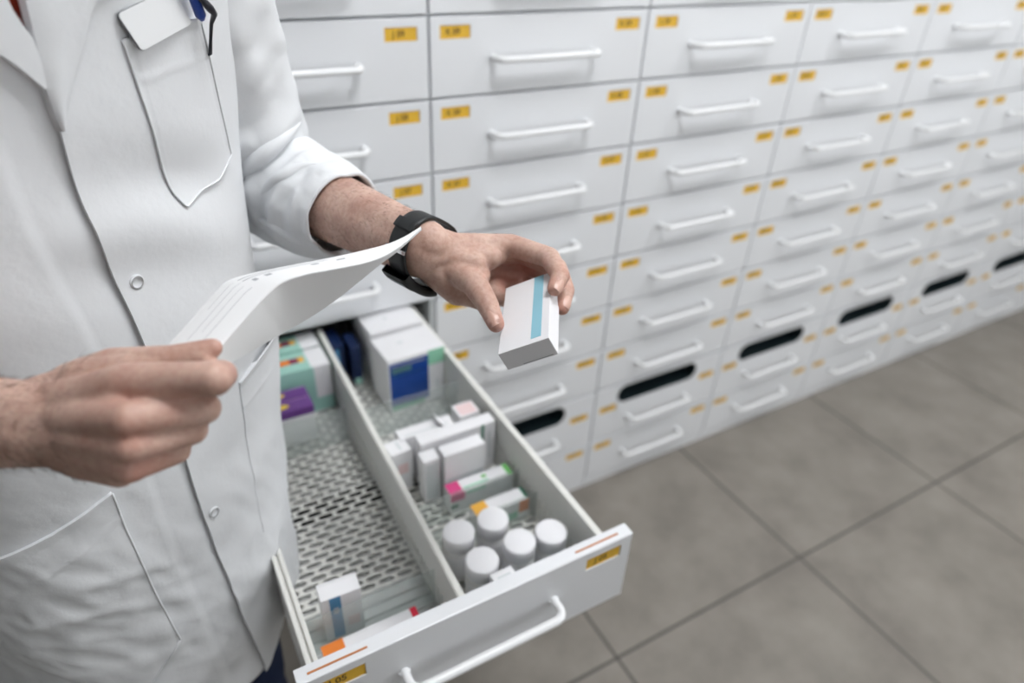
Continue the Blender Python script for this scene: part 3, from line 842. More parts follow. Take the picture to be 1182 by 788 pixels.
# ---- arms: joints
SHL = Vector((cen(1.40) + LV * .168).tolist()); SHR = Vector((cen(1.40) - LV * .168).tolist())
ELL = P(305, 202, .815); WRL = P(488, 288, .672)
WRR = P(62, 491, .442); ELR = Vector((-.795, -.545, 1.145))
def fold_tube(b, pts, rad, m, seg=72, n=110, amp=.003, frq=1.0, seed=0, twist=0, hollow=None, elbow=None, sq=1.0, crease=None, sag=None):
    """cloth tube along a smoothed polyline with folds; optional hollow end (thickness)"""
    pts = [Vector(p) for p in pts]; k = len(pts)
    def cr(t, arr):
        f = t * (k - 1); i = min(int(f), k - 2); u = f - i
        p0, p1, p2, p3 = arr[max(i - 1, 0)], arr[i], arr[i + 1], arr[min(i + 2, k - 1)]
        return .5 * (2 * p1 + (p2 - p0) * u + (2 * p0 - 5 * p1 + 4 * p2 - p3) * u * u + (3 * p1 - p0 - 3 * p2 + p3) * u ** 3)
    rings = []; up = None; L = 0; prev = None; cs = [cr(i / n, pts) for i in range(n + 1)]
    for i in range(n + 1):
        t = i / n; c = cs[i]; tg = (cs[min(i + 1, n)] - cs[max(i - 1, 0)]).normalized()
        if up is None: up = Vector((0, 0, 1)) if abs(tg.z) < .8 else Vector(FV.tolist())
        x = up.cross(tg).normalized(); up = tg.cross(x).normalized(); r = cr(t, rad)
        if prev is not None: L += (c - prev).length
        prev = c; ring = []
        for j in range(seg):
            a = 2 * math.pi * j / seg
            d = nz(math.cos(a) * 1.5 * frq + seed, math.sin(a) * 1.5 * frq, L * 14 * frq + seed) * amp
            d += nz(math.cos(a) * 2.5 + seed, math.sin(a) * 2.5 + L * 20, L * 30 * frq) * amp * .6
            if elbow:
                for (e0, w, am, ph, dirv) in elbow:
                    dv = x * math.cos(a) + up * math.sin(a)
                    side = max(0, dv.dot(dirv)) ** .7
                    d += am * side * math.exp(-((t - e0) / w) ** 2) * math.cos((t - e0) / w * 5.5 + ph + 1.2 * math.sin(a * 2))
            if sag: d += sag[1] * max(0, -(x * math.cos(a) + up * math.sin(a)).z) ** 1.5 * math.exp(-((t - sag[0]) / sag[2]) ** 2)
            if crease:
                dv = x * math.cos(a) + up * math.sin(a)
                for (t0, sl, w, am, dirv, wid) in crease:
                    ang = dv.angle(dirv); sgn = 1 if dv.cross(dirv).dot(tg) > 0 else -1
                    q = (t - t0 - sl * ang * sgn) / w
                    d += am * math.exp(-(ang / wid) ** 2) * (math.exp(-q * q) - .6 * math.exp(-(q - 1.9) ** 2 / .8))
            ring.append(c + (x * math.cos(a) + up * math.sin(a) * sq) * (r + d))
        rings.append(ring)
    if hollow:
        e = rings[-1]; c = cs[-1]
        r1 = [c + (p - c) * (1 - hollow / 2) + (cs[-1] - cs[-2]).normalized() * hollow * .02 for p in e]
        r2 = [c + (p - c) * (1 - hollow) for p in e]; c2 = cs[-10]
        r3 = [c2 + (p - c) * (1 - hollow) for p in e]
        rings += [r1, r2, r3]
    b.grid(rings, M[m], True, True)
    return rings, cs
inn = (P(330, 200, .80) - P(300, 205, .80)).normalized()
upl = SHL.lerp(ELL, .5)
CUF0 = P(336, 214, .797); CUF1 = P(397, 248.5, .742)
towards_cam = (Vector(CAM.tolist()) - ELL).normalized(); zv0 = Vector((0, 0, 1))
b = MB()
fold_tube(b, [SHL + Vector((0, 0, .035)) - Vector((LV * .03).tolist()), SHL + Vector((0, 0, -.01)), SHL.lerp(ELL, .40), SHL.lerp(ELL, .78), ELL.lerp(CUF0, .12) , CUF0.lerp(CUF1, .25)],
          [.055, .076, .069, .064, .061, .053], 'coat', 84, 150, .0050, 1.2, 3.3,
          elbow=[(.80, .09, .006, .4, inn), (.60, .12, .004, 2.0, towards_cam), (.86, .10, .006, 1.0, towards_cam)], sag=(.92, .014, .14),
          crease=[(.70, .07, .014, .010, towards_cam, .9), (.79, .055, .013, .012, (towards_cam + inn * .4).normalized(), 1.0), (.87, .04, .013, .010, towards_cam, 1.0), (.60, .08, .018, .006, towards_cam, .7)])
def ridges(b, paths):
    """raised cloth folds lying on the surface built so far"""
    from mathutils.bvhtree import BVHTree
    t = BVHTree.FromPolygons([tuple(v) for v in b.v], b.f); c = Vector(CAM.tolist())
    for pl, r, sink in paths:
        pts = []; n = 28
        for i in range(n + 1):
            x, y = lerp_poly(pl, i / n); d = (P(x, y, 1) - c).normalized(); h = t.ray_cast(c, d)
            if h[0] is not None: pts.append(h[0] + d * r * sink)
        for _ in range(4): pts = [pts[0]] + [(p + q + s) / 3 for p, q, s in zip(pts, pts[1:], pts[2:])] + [pts[-1]]
        k = len(pts)
        if k > 5: b.tube(pts, [max(.0004, r * math.sin(math.pi * (i / (k - 1)) ** .8) ** .8) for i in range(k)], M['coat'], 16)
ridges(b, [([(268, 212), (285, 194), (308, 174), (330, 156), (349, 139)], .0105, .35), ([(284, 204), (306, 196), (322, 184), (338, 168)], .0075, .5)])
part(b, 'sleeve', coat)
b = MB()
fold_tube(b, [CUF0 - (CUF1 - CUF0) * .25, CUF0.lerp(CUF1, .3), CUF0.lerp(CUF1, .7), CUF1], [.0570, .0570, .0530, .0492], 'coat', 84, 70, .0040, .9, 9.1, hollow=.09,
          elbow=[(.25, .28, .009, 0.5, towards_cam), (.55, .30, .005, 2.2, towards_cam)],
          sag=(.45, .016, .35), crease=[(.25, .22, .05, .006, towards_cam, 1.0), (.50, -.25, .05, .005, towards_cam, .9), (.70, .30, .045, .004, (towards_cam + zv0).normalized(), .8), (.12, -.1, .05, .006, towards_cam, 1.2)])
ridges(b, [([(300, 228), (318, 208), (345, 192), (372, 190)], .0075, .6), ([(296, 250), (318, 262), (345, 280), (366, 286)], .0060, .55)])
part(b, 'sleeve_cuff', coat)
CR0 = ELR.lerp(WRR, .10); CR1 = ELR.lerp(WRR, .42)
b = MB()
fold_tube(b, [SHR + Vector((0, 0, .035)) + Vector((LV * .03).tolist()), SHR + Vector((0, 0, -.01)), SHR.lerp(ELR, .40), SHR.lerp(ELR, .78), ELR, CR0, CR0.lerp(CR1, .2)], [.055, .076, .069, .064, .060, .056, .052], 'coat', 64, 110, .004, 1.2, 13.3)
part(b, 'sleeve', coat)
b = MB()
fold_tube(b, [CR0, CR0.lerp(CR1, .5), CR1], [.0545, .053, .047], 'coat', 64, 50, .0018, .9, 19.1, hollow=.07)
part(b, 'sleeve_cuff', coat)
# collar behind the neck
b = MB(); G = []
for i in range(61):
    th = .75 + (2 * math.pi - 1.45) * i / 60
    G.append([S(th, 1.485, .006), S(th, 1.505, .012), S(th, 1.530, .010), S(th, 1.538, .004), S(th, 1.525, -.002)])
b.grid(G, M['coat']); part(b, 'collar', coat)

# ---- shirt under the coat
b = MB(); b.grid([[S(-1.2 + 2.4 * i / 60, 1.18 + .34 * j / 40, -.009, True) for i in range(61)] for j in range(41)], M['shirt']); part(b, 'shirt')

# ---- body: hands and forearms as one fused skin surface, torso and head inside the clothes
def capsule(bm, p, q, r0, r1, seg=20):
    p, q = Vector(p), Vector(q); d = q - p; L = d.length
    rot = d.to_track_quat('Z', 'Y').to_matrix().to_4x4(); T = Matrix.Translation(p) @ rot
    prof = []
    for k in range(7):
        a = -math.pi / 2 + math.pi / 2 * k / 6; prof.append((r0 * math.cos(a), r0 * math.sin(a)))
    for k in range(7):
        a = math.pi / 2 * k / 6; prof.append((r1 * math.cos(a), L + r1 * math.sin(a)))
    rings = []
    for r, z in prof:
        if r < 1e-6: rings.append([bm.verts.new(T @ Vector((0, 0, z)))])
        else: rings.append([bm.verts.new(T @ Vector((r * math.cos(2 * math.pi * k / seg), r * math.sin(2 * math.pi * k / seg), z))) for k in range(seg)])
    for A, B in zip(rings, rings[1:]):
        for k in range(seg):
            k2 = (k + 1) % seg
            if len(A) == 1: bm.faces.new([A[0], B[k2], B[k]])
            elif len(B) == 1: bm.faces.new([A[k], A[k2], B[0]])
            else: bm.faces.new([A[k], A[k2], B[k2], B[k]])
def chain(bm, pts, rad):
    for i in range(len(pts) - 1): capsule(bm, pts[i], pts[i + 1], rad[i], rad[i + 1])
def fuse(bm, voxel, smooth):
    me = bpy.data.meshes.new('tmp'); bm.normal_update(); bm.to_mesh(me); bm.free()
    o = bpy.data.objects.new('tmp', me); COL.objects.link(o)
    md = o.modifiers.new('r', 'REMESH'); md.mode = 'VOXEL'; md.voxel_size = voxel
    s = o.modifiers.new('s', 'SMOOTH'); s.factor = .5; s.iterations = smooth
    bpy.context.view_layer.update()
    m2 = bpy.data.meshes.new_from_object(o.evaluated_get(bpy.context.evaluated_depsgraph_get()))
    COL.objects.unlink(o); bpy.data.objects.remove(o); bpy.data.meshes.remove(me)
    return m2
# left hand (holds the box): joints as photo pixel + distance
JL = {
 'thumb': [(518, 306, .684), (547, 326, .668), (563, 352, .652), (572.5, 374, .640)],
 'index': [(512, 284, .684), (590, 283, .704), (634, 297, .684), (647, 318, .664), (640.5, 333, .652)],
 'middle': [(511, 288, .692), (601, 291, .724), (643, 309, .708), (653, 335, .688), (649, 355, .674)],
 'ring': [(510, 297, .700), (600, 300, .744), (633, 318, .738), (640, 340, .722), (632, 358, .706)],
 'little': [(508, 303, .704), (592, 310, .760), (616, 327, .758), (622, 347, .744), (615, 362, .730)]}
RL = {'thumb': [.0165, .0136, .0110, .0084], 'index': [.0140, .0120, .0108, .0095, .0078], 'middle': [.0150, .0122, .0107, .0094, .0078],
      'ring': [.0140, .0115, .0092, .0080, .0066], 'little': [.0140, .0105, .0080, .0070, .0058]}
bm = bmesh.new()
for k in JL: chain(bm, [P(*p) for p in JL[k]], RL[k])
capsule(bm, P(508, 298, .694), P(540, 336, .700), .0185, .0165); capsule(bm, P(540, 336, .700), P(556, 349, .694), .0165, .0090)
capsule(bm, P(530, 298, .684), P(556, 305, .688), .0135, .0105); capsule(bm, P(556, 305, .688), P(576, 296, .700), .0105, .0085)
capsule(bm, P(545, 320, .72), P(590, 305, .745), .014, .012)
capsule(bm, P(508, 294, .682), P(545, 305, .680), .0190, .0155); capsule(bm, P(520, 290, .684), P(566, 297, .688), .0160, .0115)
capsule(bm, P(530, 312, .682), P(554, 318, .678), .0150, .0110); capsule(bm, P(545, 300, .682), P(572, 288, .697), .0130, .0110)
capsule(bm, P(503, 306, .686), P(530, 332, .694), .0215, .0190); capsule(bm, P(530, 332, .694), P(548, 342, .694), .0170, .0125)
capsule(bm, P(530, 312, .712), P(596, 318, .748), .0200, .0150); capsule(bm, P(556, 332, .716), P(612, 333, .752), .0150, .0120)
capsule(bm, P(566, 338, .716), P(605, 345, .745), .0130, .0120)
# forearm, a little flat at the wrist
for o_, r0, r1 in ((Vector((0, 0, 0)), .043, .0245), (Vector((.004, -.003, .009)), .040, .0215), (Vector((-.003, .004, -.009)), .040, .0215)):
    capsule(bm, ELL.lerp(WRL, .18) + o_ * .4, WRL + o_, r0, r1, 32)
capsule(bm, WRL, P(514, 294, .686), .0245, .0200); capsule(bm, WRL + Vector((0, 0, .006)), P(524, 285, .684), .0225, .0150); capsule(bm, WRL + Vector((0, 0, -.008)), P(510, 306, .692), .0220, .0200)
capsule(bm, SHL - zv * .05, ELL, .045, .042, 24); capsule(bm, ELL, ELL.lerp(WRL, .3), .042, .042, 24)
armL = fuse(bm, .00135, 14)
# right hand (fist around the paper)
JR = {
 'thumb': [(86, 446, .452), (130, 424, .452), (197, 416.5, .448), (245, 401.5, .4525)],
 'index': [(74, 468, .436), (143, 441, .421), (247, 437, .415), (257, 432, .442), (234, 428, .462)],
 'middle': [(72, 482, .432), (147, 483, .4055), (236, 471, .436), (234, 471, .460), (208, 471, .468)],
 'ring': [(70, 497, .434), (150, 515, .4105), (222, 496, .442), (221, 496, .464), (197, 497, .472)],
 'little': [(70, 508, .438), (147, 540, .4195), (204, 520, .447), (204, 519, .466), (185, 517, .473)]}
RR = {'thumb': [.0170, .0135, .0108, .0068], 'index': [.0150, .0124, .0113, .0096, .0080], 'middle': [.0150, .0110, .0106, .0092, .0078],
      'ring': [.0150, .0104, .0100, .0088, .0074], 'little': [.0150, .0098, .0090, .0078, .0066]}
bm = bmesh.new()
for k in JR: chain(bm, [P(*p) for p in JR[k]], RR[k])
capsule(bm, P(20, 470, .442), P(86, 449, .452), .0160, .0165); capsule(bm, P(200, 421, .448), P(233, 412, .449), .0085, .0066)
capsule(bm, P(88, 470, .448), P(140, 455, .448), .020, .017); capsule(bm, P(90, 495, .452), P(150, 505, .452), .020, .015)
capsule(bm, P(100, 440, .446), P(150, 428, .444), .0165, .0120); capsule(bm, P(150, 428, .444), P(180, 424, .442), .0115, .0080)
capsule(bm, P(105, 520, .44), P(150, 535, .44), .016, .013)
for y0, y1, y2, d0, d1 in ((470, 462, 452, .4345, .4235), (480, 478, 470, .4330, .4190), (488, 494, 496, .4330, .4185), (497, 510, 526, .4355, .4220), (504, 522, 540, .4400, .4290)):
    capsule(bm, P(62, y0, .442), P(104, y1, d0), .0190, .0185); capsule(bm, P(104, y1, d0), P(138, y2, d1), .0185, .0125)
capsule(bm, P(140, 470, .446), P(190, 480, .452), .016, .012)
for o_, r0, r1 in ((Vector((0, 0, 0)), .043, .0245), (Vector((0, 0, .009)), .040, .0205), (Vector((0, 0, -.009)), .040, .0205)):
    capsule(bm, ELR.lerp(WRR, .18) + o_ * .4, WRR + o_, r0, r1, 32)
capsule(bm, WRR, P(95, 476, .440), .0250, .0225); capsule(bm, WRR, P(98, 500, .440), .0250, .0225)
capsule(bm, SHR - zv * .05, ELR, .045, .042, 24); capsule(bm, ELR, ELR.lerp(WRR, .3), .042, .042, 24)
armR = fuse(bm, .00135, 10)
# trunk, neck and head
HC = Vector((cen(1.60) + FV * .025).tolist()); HC.z = 1.665
fv, lv = Vector(FV.tolist()), Vector(LV.tolist()); zv = Vector((0, 0, 1))
bm = bmesh.new()
def ell(c, rx, ry, rz, seg=24):
    T = Matrix.Translation(c) @ Matrix(((lv.x, fv.x, 0, 0), (lv.y, fv.y, 0, 0), (0, 0, 1, 0), (0, 0, 0, 1))) @ Matrix.Diagonal((rx, ry, rz, 1))
    bmesh.ops.create_uvsphere(bm, u_segments=seg, v_segments=seg // 2, radius=1, matrix=T)
cN = Vector(cen(1.44).tolist())
for z, rx, ry in ((1.36, .165, .075), (1.22, .150, .080), (1.08, .135, .085), (.95, .140, .090), (.86, .130, .095)):
    ell(Vector(cen(z).tolist()), rx, ry, .11)
capsule(bm, SHL - lv * .05 - zv * .03, SHR + lv * .05 - zv * .03, .04, .04); capsule(bm, Vector(cen(1.42).tolist()), HC - zv * .08, .062, .055)
ell(HC + zv * .025 - fv * .012, .076, .096, .088); ell(HC - zv * .035 + fv * .018, .064, .074, .078); ell(HC - zv * .085 + fv * .050, .036, .034, .026)
capsule(bm, HC + fv * .088 + zv * .012, HC + fv * .112 - zv * .026, .009, .013); ell(HC + fv * .103 - zv * .030, .018, .012, .009)
capsule(bm, HC + fv * .082 + lv * .042 + zv * .026, HC + fv * .094 + zv * .024, .010, .010); capsule(bm, HC + fv * .082 - lv * .042 + zv * .026, HC + fv * .094 + zv * .024, .010, .010)
ell(HC + fv * .088 - zv * .054, .026, .010, .005); ell(HC + fv * .086 - zv * .063, .022, .010, .006)
for s in (1, -1): ell(HC + lv * .076 * s - zv * .005 - fv * .006, .009, .020, .032)
trunk = fuse(bm, .0042, 5)

def nail(b, tip, prev, nrm, w, l):
    """thin curved nail plate near a finger end"""
    d = (tip - prev).normalized(); n = (nrm - d * nrm.dot(d)).normalized(); s = d.cross(n).normalized(); G = []
    for i in range(9):
        u = -1 + 2 * i / 8; row = []
        for j in range(9):
            v = -1 + 2 * j / 8
            sx = w * u * math.sqrt(max(0, 1 - .32 * v * v)); 
            y = l * v * (1 - .12 * u * u)
            row.append(tip + s * sx + d * y + n * (-.42 * w * u * u - .0008 * max(0, v) ** 2 + .0002))
        G.append(row)
    b.grid(G, M['nail'])
    rim = [G[i][0] for i in range(9)] + [G[8][j] for j in range(1, 9)] + [G[i][8] for i in range(7, -1, -1)] + [G[0][j] for j in range(7, -1, -1)]
    b.grid([rim, [p - n * .0016 for p in rim]], M['nail'])
b = MB()
flush_pts = []
def add_mesh(me, flush):
    n = len(me.vertices); co = np.empty(n * 3); me.vertices.foreach_get('co', co); co = co.reshape(-1, 3); o = len(b.v)
    b.v += [tuple(c) for c in co]
    for p in me.polygons: b.face([o + i for i in p.vertices], M['skin'], True)
    fl = np.zeros(n)
    for p, r, s in flush:
        fl = np.maximum(fl, s * np.exp(-((co - np.array(p)) ** 2).sum(1) / r ** 2))
    flush_pts.extend(fl.tolist()); bpy.data.meshes.remove(me)
fl = [(P(*JL[k][-1]), .011, .55) for k in ('thumb', 'index', 'middle')] + [(P(*JL[k][3]), .010, .30) for k in ('index', 'middle')] + [(P(600, 312, .74), .030, .75), (P(585, 318, .72), .02, .6)]
add_mesh(armL, fl)
fl = [(P(149, 452, .412), .014, .32), (P(256, 391, .442), .014, .5), (P(268, 432, .43), .014, .35), (P(170, 545, .42), .018, .4), (P(150, 500, .405), .012, .35), (P(205, 476, .41), .012, .3)]
add_mesh(armR, fl); add_mesh(trunk, [])
tocam = lambda p: (Vector(CAM.tolist()) - p).normalized()
def tipn(J, k, f, px_dir): 
    a, c = P(*J[k][-2]), P(*J[k][-1]); p = a.lerp(c, f); return p, a
# nails: thumb, index and middle of the left hand; thumb of the right
cR = RM[0]; cD = RM[1]; right = Vector(cR.tolist()); down = Vector(cD.tolist())
p, a = tipn(JL, 'thumb', .66, 0); n = (tocam(p) * .95 - right * .12 + down * .05).normalized(); nail(b, p + n * .0100, a + n * .0119, n, .0062, .0080)
p, a = tipn(JL, 'index', .66, 0); n = (tocam(p) * .80 + right * .35 + down * .1).normalized(); nail(b, p + n * .0096, a + n * .0108, n, .0052, .0070)
p, a = tipn(JL, 'middle', .66, 0); n = (tocam(p) * .75 + right * .50 + down * .05).normalized(); nail(b, p + n * .0096, a + n * .0108, n, .0052, .0070)
p, a = tipn(JR, 'thumb', .88, 0); n = (tocam(p) * .45 - down * .8).normalized(); nail(b, p + n * .0060, a + n * .0092, n, .0048, .0066)
n_extra = len(b.v) - len(flush_pts)
for s in (1, -1):
    e = HC + fv * .0775 + lv * .031 * s + zv * .008
    mb2 = MB(); 
    for k in range(2):
        r = .0110 if k == 0 else .0060; c = e if k == 0 else e + fv * .0058
        bmx = bmesh.new(); bmesh.ops.create_uvsphere(bmx, u_segments=16, v_segments=10, radius=r, matrix=Matrix.Translation(c)); b.bm(bmx, M['eye'] if k == 0 else M['iris'], None, True)
flush_pts += [0.0] * (len(b.v) - len(flush_pts))
body = b.build('body')
at = body.data.attributes.new('flush', 'FLOAT', 'POINT'); at.data.foreach_set('value', flush_pts)
place(body, PERSON)
# hair of the head and the fine dark hair of the right forearm
bm = bmesh.new()
ell(HC + zv * .034 - fv * .020, .083, .100, .090); ell(HC - fv * .045 + zv * .0, .076, .066, .085)
hm = fuse(bm, .005, 4); bm = bmesh.new(); bm.from_mesh(hm); bpy.data.meshes.remove(hm)
for v in list(bm.verts):
    q = v.co - HC
    if q.dot(fv) > .052 and q.z < .078 - .0: bm.verts.remove(v)
b = MB(); b.bm(bm, M['hair'], None, True); part(b, 'hair')
def arm_hairs(n, A, B, side, spread, seed, rr):
    random.seed(seed); b = MB(); ax = (B - A).normalized(); bv = None
    from mathutils.bvhtree import BVHTree
    tree = BVHTree.FromPolygons([tuple(v.co + Vector((0, 0, 0))) for v in body.data.vertices], [tuple(p.vertices) for p in body.data.polygons])
    for _ in range(n):
        c = A.lerp(B, random.random()); d = side.copy(); d.rotate(Matrix.Rotation(random.uniform(-spread, spread), 3, ax))
        h = tree.ray_cast(c + d * .12, -d, .12)
        if h[0] is None: continue
        p, nn = h[0], h[1]; l = random.uniform(.004, .009)
        g = (ax * random.uniform(.5, 1) + nn * random.uniform(.25, .6) - zv * random.uniform(.0, .6) + Vector((random.uniform(-.3, .3), random.uniform(-.3, .3), random.uniform(-.3, .3)))).normalized()
        q = p + g * l * .55; r = q + (g - nn * .35).normalized() * l * .45
        b.tube([p - nn * .0004, q, r], [.00013, .00010, .00003], M['armhair'], 3, cap=False)
    o = part(b, 'arm_hair'); o['kind'] = 'stuff'; return o
sd = tocam(WRR) - zv * 0; ax = (WRR - ELR).normalized(); sd = (sd - ax * sd.dot(ax)).normalized()
arm_hairs(1500, ELR.lerp(WRR, .55), P(95, 480, .44), sd, 1.9, 3, .03)
sd = tocam(WRL); ax = (WRL - ELL).normalized(); sd = (sd - ax * sd.dot(ax)).normalized()
arm_hairs(500, ELL.lerp(WRL, .45), WRL, sd, 1.6, 4, .03)

# ---- trousers and shoes
for s, off in ((1, .062), (-1, -.090)):
    b = MB(); c = Vector(cen(.7).tolist()) + lv * off
    hip = Vector((c.x, c.y, .86)); kn = Vector((c.x, c.y, .46)) + fv * .012; an = Vector((c.x, c.y, .055)) - fv * .01
    fold_tube(b, [hip, hip.lerp(kn, .5), kn, kn.lerp(an, .5), an], [.074, .066, .060, .055, .056], 'navy', 40, 70, .004, 1, 4 + s); part(b, 'trouser_leg')
    b = MB(); G = []
    for i in range(25):
        t = i / 24; w = .030 + .020 * math.sin(min(1, t * 1.25) * math.pi * .62) if t < .9 else .046 * math.sqrt(max(.02, (1 - t) / .1)); w = min(w, .048)
        hgt = .085 - .06 * max(0, min(1, (t - .25) / .5)) ; hgt = hgt if t < .93 else .02
        cc = Vector((an.x, an.y, 0)) + fv * (-.085 + .285 * t)
        G.append([cc + lv * (w * math.copysign(abs(math.cos(a)) ** .7, math.cos(a))) + zv * max(.001, (hgt if math.sin(a) > 0 else .0) * abs(math.sin(a)) ** .6 + .001) for a in [2 * math.pi * k / 20 for k in range(20)]])
    bb = b.grid(G, M['leather'], True, True); b.face([bb + k for k in range(20)][::-1], M['leather']); b.face([bb + 24 * 20 + k for k in range(20)], M['leather'])
    part(b, 'shoe')

# ================================================== things carried by the person
# wristwatch
axw = (WRL - ELL).normalized()
WA = P(483, 285, .676); b = MB()
WT = empty('wristwatch', WA, 'black rubber wristwatch on the wrist of the hand holding the box', 'watch')
def wring(c, off, r_in):
    pass
from mathutils.bvhtree import BVHTree
TREE = BVHTree.FromPolygons([tuple(v.co) for v in body.data.vertices], [tuple(p.vertices) for p in body.data.polygons])
xw = Vector((0, 0, 1)).cross(axw).normalized(); yw = axw.cross(xw).normalized()
def wrist_r(c, a):
    d = xw * math.cos(a) + yw * math.sin(a); h = TREE.ray_cast(c + d * .06, -d, .06)
    return .06 - h[3] if h[0] else .028
def strap(c0, width, a0, a1, th, m, n=64, name='strap', lift=.0006, bumps=0):
    b = MB(); G = []; ws = [-1, -.96, -.5, 0, .5, .96, 1]
    rs = []
    for k in range(n + 1):
        a = a0 + (a1 - a0) * k / n
        rs.append(max(wrist_r(c0 + axw * width * .5 * s, a) for s in (-1, -.5, 0, .5, 1)))
    rs = np.convolve(np.pad(rs, 6, mode='wrap' if a1 - a0 > 6.2 else 'edge'), np.ones(13) / 13, 'valid')
    for k in range(n + 1):
        a = a0 + (a1 - a0) * k / n; d = xw * math.cos(a) + yw * math.sin(a); r = rs[k] + lift
        row = [c0 + axw * width * .5 * s + d * (r + (th if abs(s) < .97 else th * .7)) for s in ws] + [c0 + axw * width * .5 * s + d * r for s in ws[::-1]]
        G.append(row + [row[0]])
    b.grid(G, M[m], True)
    o = b.build(name); return place(o, WT), rs
_, rs = strap(WA, .0235, 0, 2 * math.pi, .0030, 'strap')
def ang_of(v): return math.atan2(v.dot(yw), v.dot(xw)) % (2 * math.pi)
tc = ang_of(tocam(WA))
# keeper loop and steel pin buckle face the camera
strap(WA - axw * .0002, .0262, tc - .62, tc - .30, .0022, 'strap', 10, 'keeper', .0038)
strap(WA + axw * 0, .0275, tc + .32, tc + .43, .0022, 'steel', 8, 'buckle', .0036)
# case on the far side of the wrist, its edge shows above the strap
ca = tc + 1.75
for nm, w_, th_, l_, m_, da in (('case', .034, .0085, .0030, 'strap', .62), ('dial', .026, .0004, .0117, 'glass_dark', .45)):
    strap(WA, w_, ca - da, ca + da, th_, m_, 20, nm, l_)

# held medicine box
q = [P(580, 334, 1.1314578 * .62), P(632, 315, 1.104092 * .62), P(638, 388, .9726343 * .62), P(579, 407.5, .62)]
c0 = sum(q, Vector()) / 4; ex = ((q[2] - q[3]) + (q[1] - q[0])).normalized(); ey = ((q[0] - q[3]) + (q[1] - q[2])); ey = (ey - ex * ey.dot(ex)).normalized(); en = ex.cross(ey)
bw = ((q[2] - q[3]).length + (q[1] - q[0]).length) / 2; bl = ((q[0] - q[3]).length + (q[1] - q[2]).length) / 2; bt = .0215
HB = bpy.data.objects.new('medicine_box', None); COL.objects.link(HB); HB.empty_display_size = .03
HB.matrix_world = Matrix(((ex.x, ey.x, en.x, 0), (ex.y, ey.y, en.y, 0), (ex.z, ey.z, en.z, 0), (0, 0, 0, 1))); HB.location = c0
tag(HB, 'small white box with a light blue stripe held between thumb and fingers', 'medicine box')
b = MB(); b.box(-bw / 2, bw / 2, -bl / 2, bl / 2, -bt, 0, M['carton'], bev=.0007)
b.box(-bw / 2 + .017, bw / 2 - .004, -bl / 2 - .00015, -bl / 2 + .0002, -bt + .0014, -bt + .0021, M['print']); b.build('carton', HB)
b = MB(); b.box(bw * .145, bw * .345, -bl / 2 + .0065, bl / 2 - .0005, -.0001, .00018, M['cyan']); b.build('blue_stripe', HB)

# folded leaflet in the right hand
A_ = [(190, 404, .474), (222, 368, .494), (250, 336, .512), (262, 325, .518), (285, 317, .522), (330, 307.5, .527), (375, 299, .533), (425, 288, .541), (455, 279, .549), (485.5, 263.5, .560)]
C_ = [(238, 418, .4465), (266, 386, .4635), (294, 354, .480), (306, 342, .486), (324, 327, .493), (352, 317, .500), (390, 309.5, .510), (429, 301, .525), (456, 288, .538), (486, 264, .560)]
D_ = [(262, 421, .474), (290, 405, .502), (318, 389, .524), (330, 382, .533), (347, 372.5, .541), (368, 359.5, .545), (398, 338, .544), (436, 307, .542), (459, 289.5, .5455), (486.2, 264.4, .5605)]
def spl(pl, n):
    out = []; k = len(pl); arr = [Vector(p) for p in pl]
    for i in range(n + 1):
        f = i / n * (k - 1); j = min(int(f), k - 2); u = f - j; p0, p1, p2, p3 = arr[max(j - 1, 0)], arr[j], arr[j + 1], arr[min(j + 2, k - 1)]
        v = .5 * (2 * p1 + (p2 - p0) * u + (2 * p0 - 5 * p1 + 4 * p2 - p3) * u * u + (3 * p1 - p0 - 3 * p2 + p3) * u ** 3); out.append(P(*v))
    return out
NP = 60; sA, sC, sD = spl(A_, NP), spl(C_, NP), spl(D_, NP)
def sheet(Q, R, n, bow):
    G = []
    for i in range(NP + 1):
        nn = None
        G.append([Q[i].lerp(R[i], j / n) + zv * bow * math.sin(math.pi * j / n) for j in range(n + 1)])
    return G
PL = empty('paper_leaflet', sC[8], 'creased white paper leaflet held in the hand at the left of the picture', 'paper')
def paper(G, name):
    b = MB(); th = .00035; n = len(G[0])
    nr = []
    for i in range(len(G)):
        r = []
        for j in range(n):
            a = G[min(i + 1, NP)][j] - G[max(i - 1, 0)][j]; c = G[i][min(j + 1, n - 1)] - G[i][max(j - 1, 0)]
            v = a.cross(c); r.append(v.normalized() if v.length > 1e-9 else Vector((0, 0, 1)))
        nr.append(r)
    G2 = [[p - nr[i][j] * th for j, p in enumerate(r)] for i, r in enumerate(G)]
    b.grid(G, M['paper']); b.grid(G2, M['paper'], flip=True)
    rim = lambda X: X[0] + [X[i][-1] for i in range(1, NP + 1)] + X[-1][::-1][1:] + [X[i][0] for i in range(NP - 1, 0, -1)]
    r1, r2 = rim(G), rim(G2); b.grid([r1 + [r1[0]], r2 + [r2[0]]], M['paper'])
    return place(b.build(name), PL), G, nr
fr, GW, NW = paper(sheet(sA, sC, 16, .0015), 'printed_panel')
paper(sheet(sC, sD, 16, -.001), 'blank_panel')
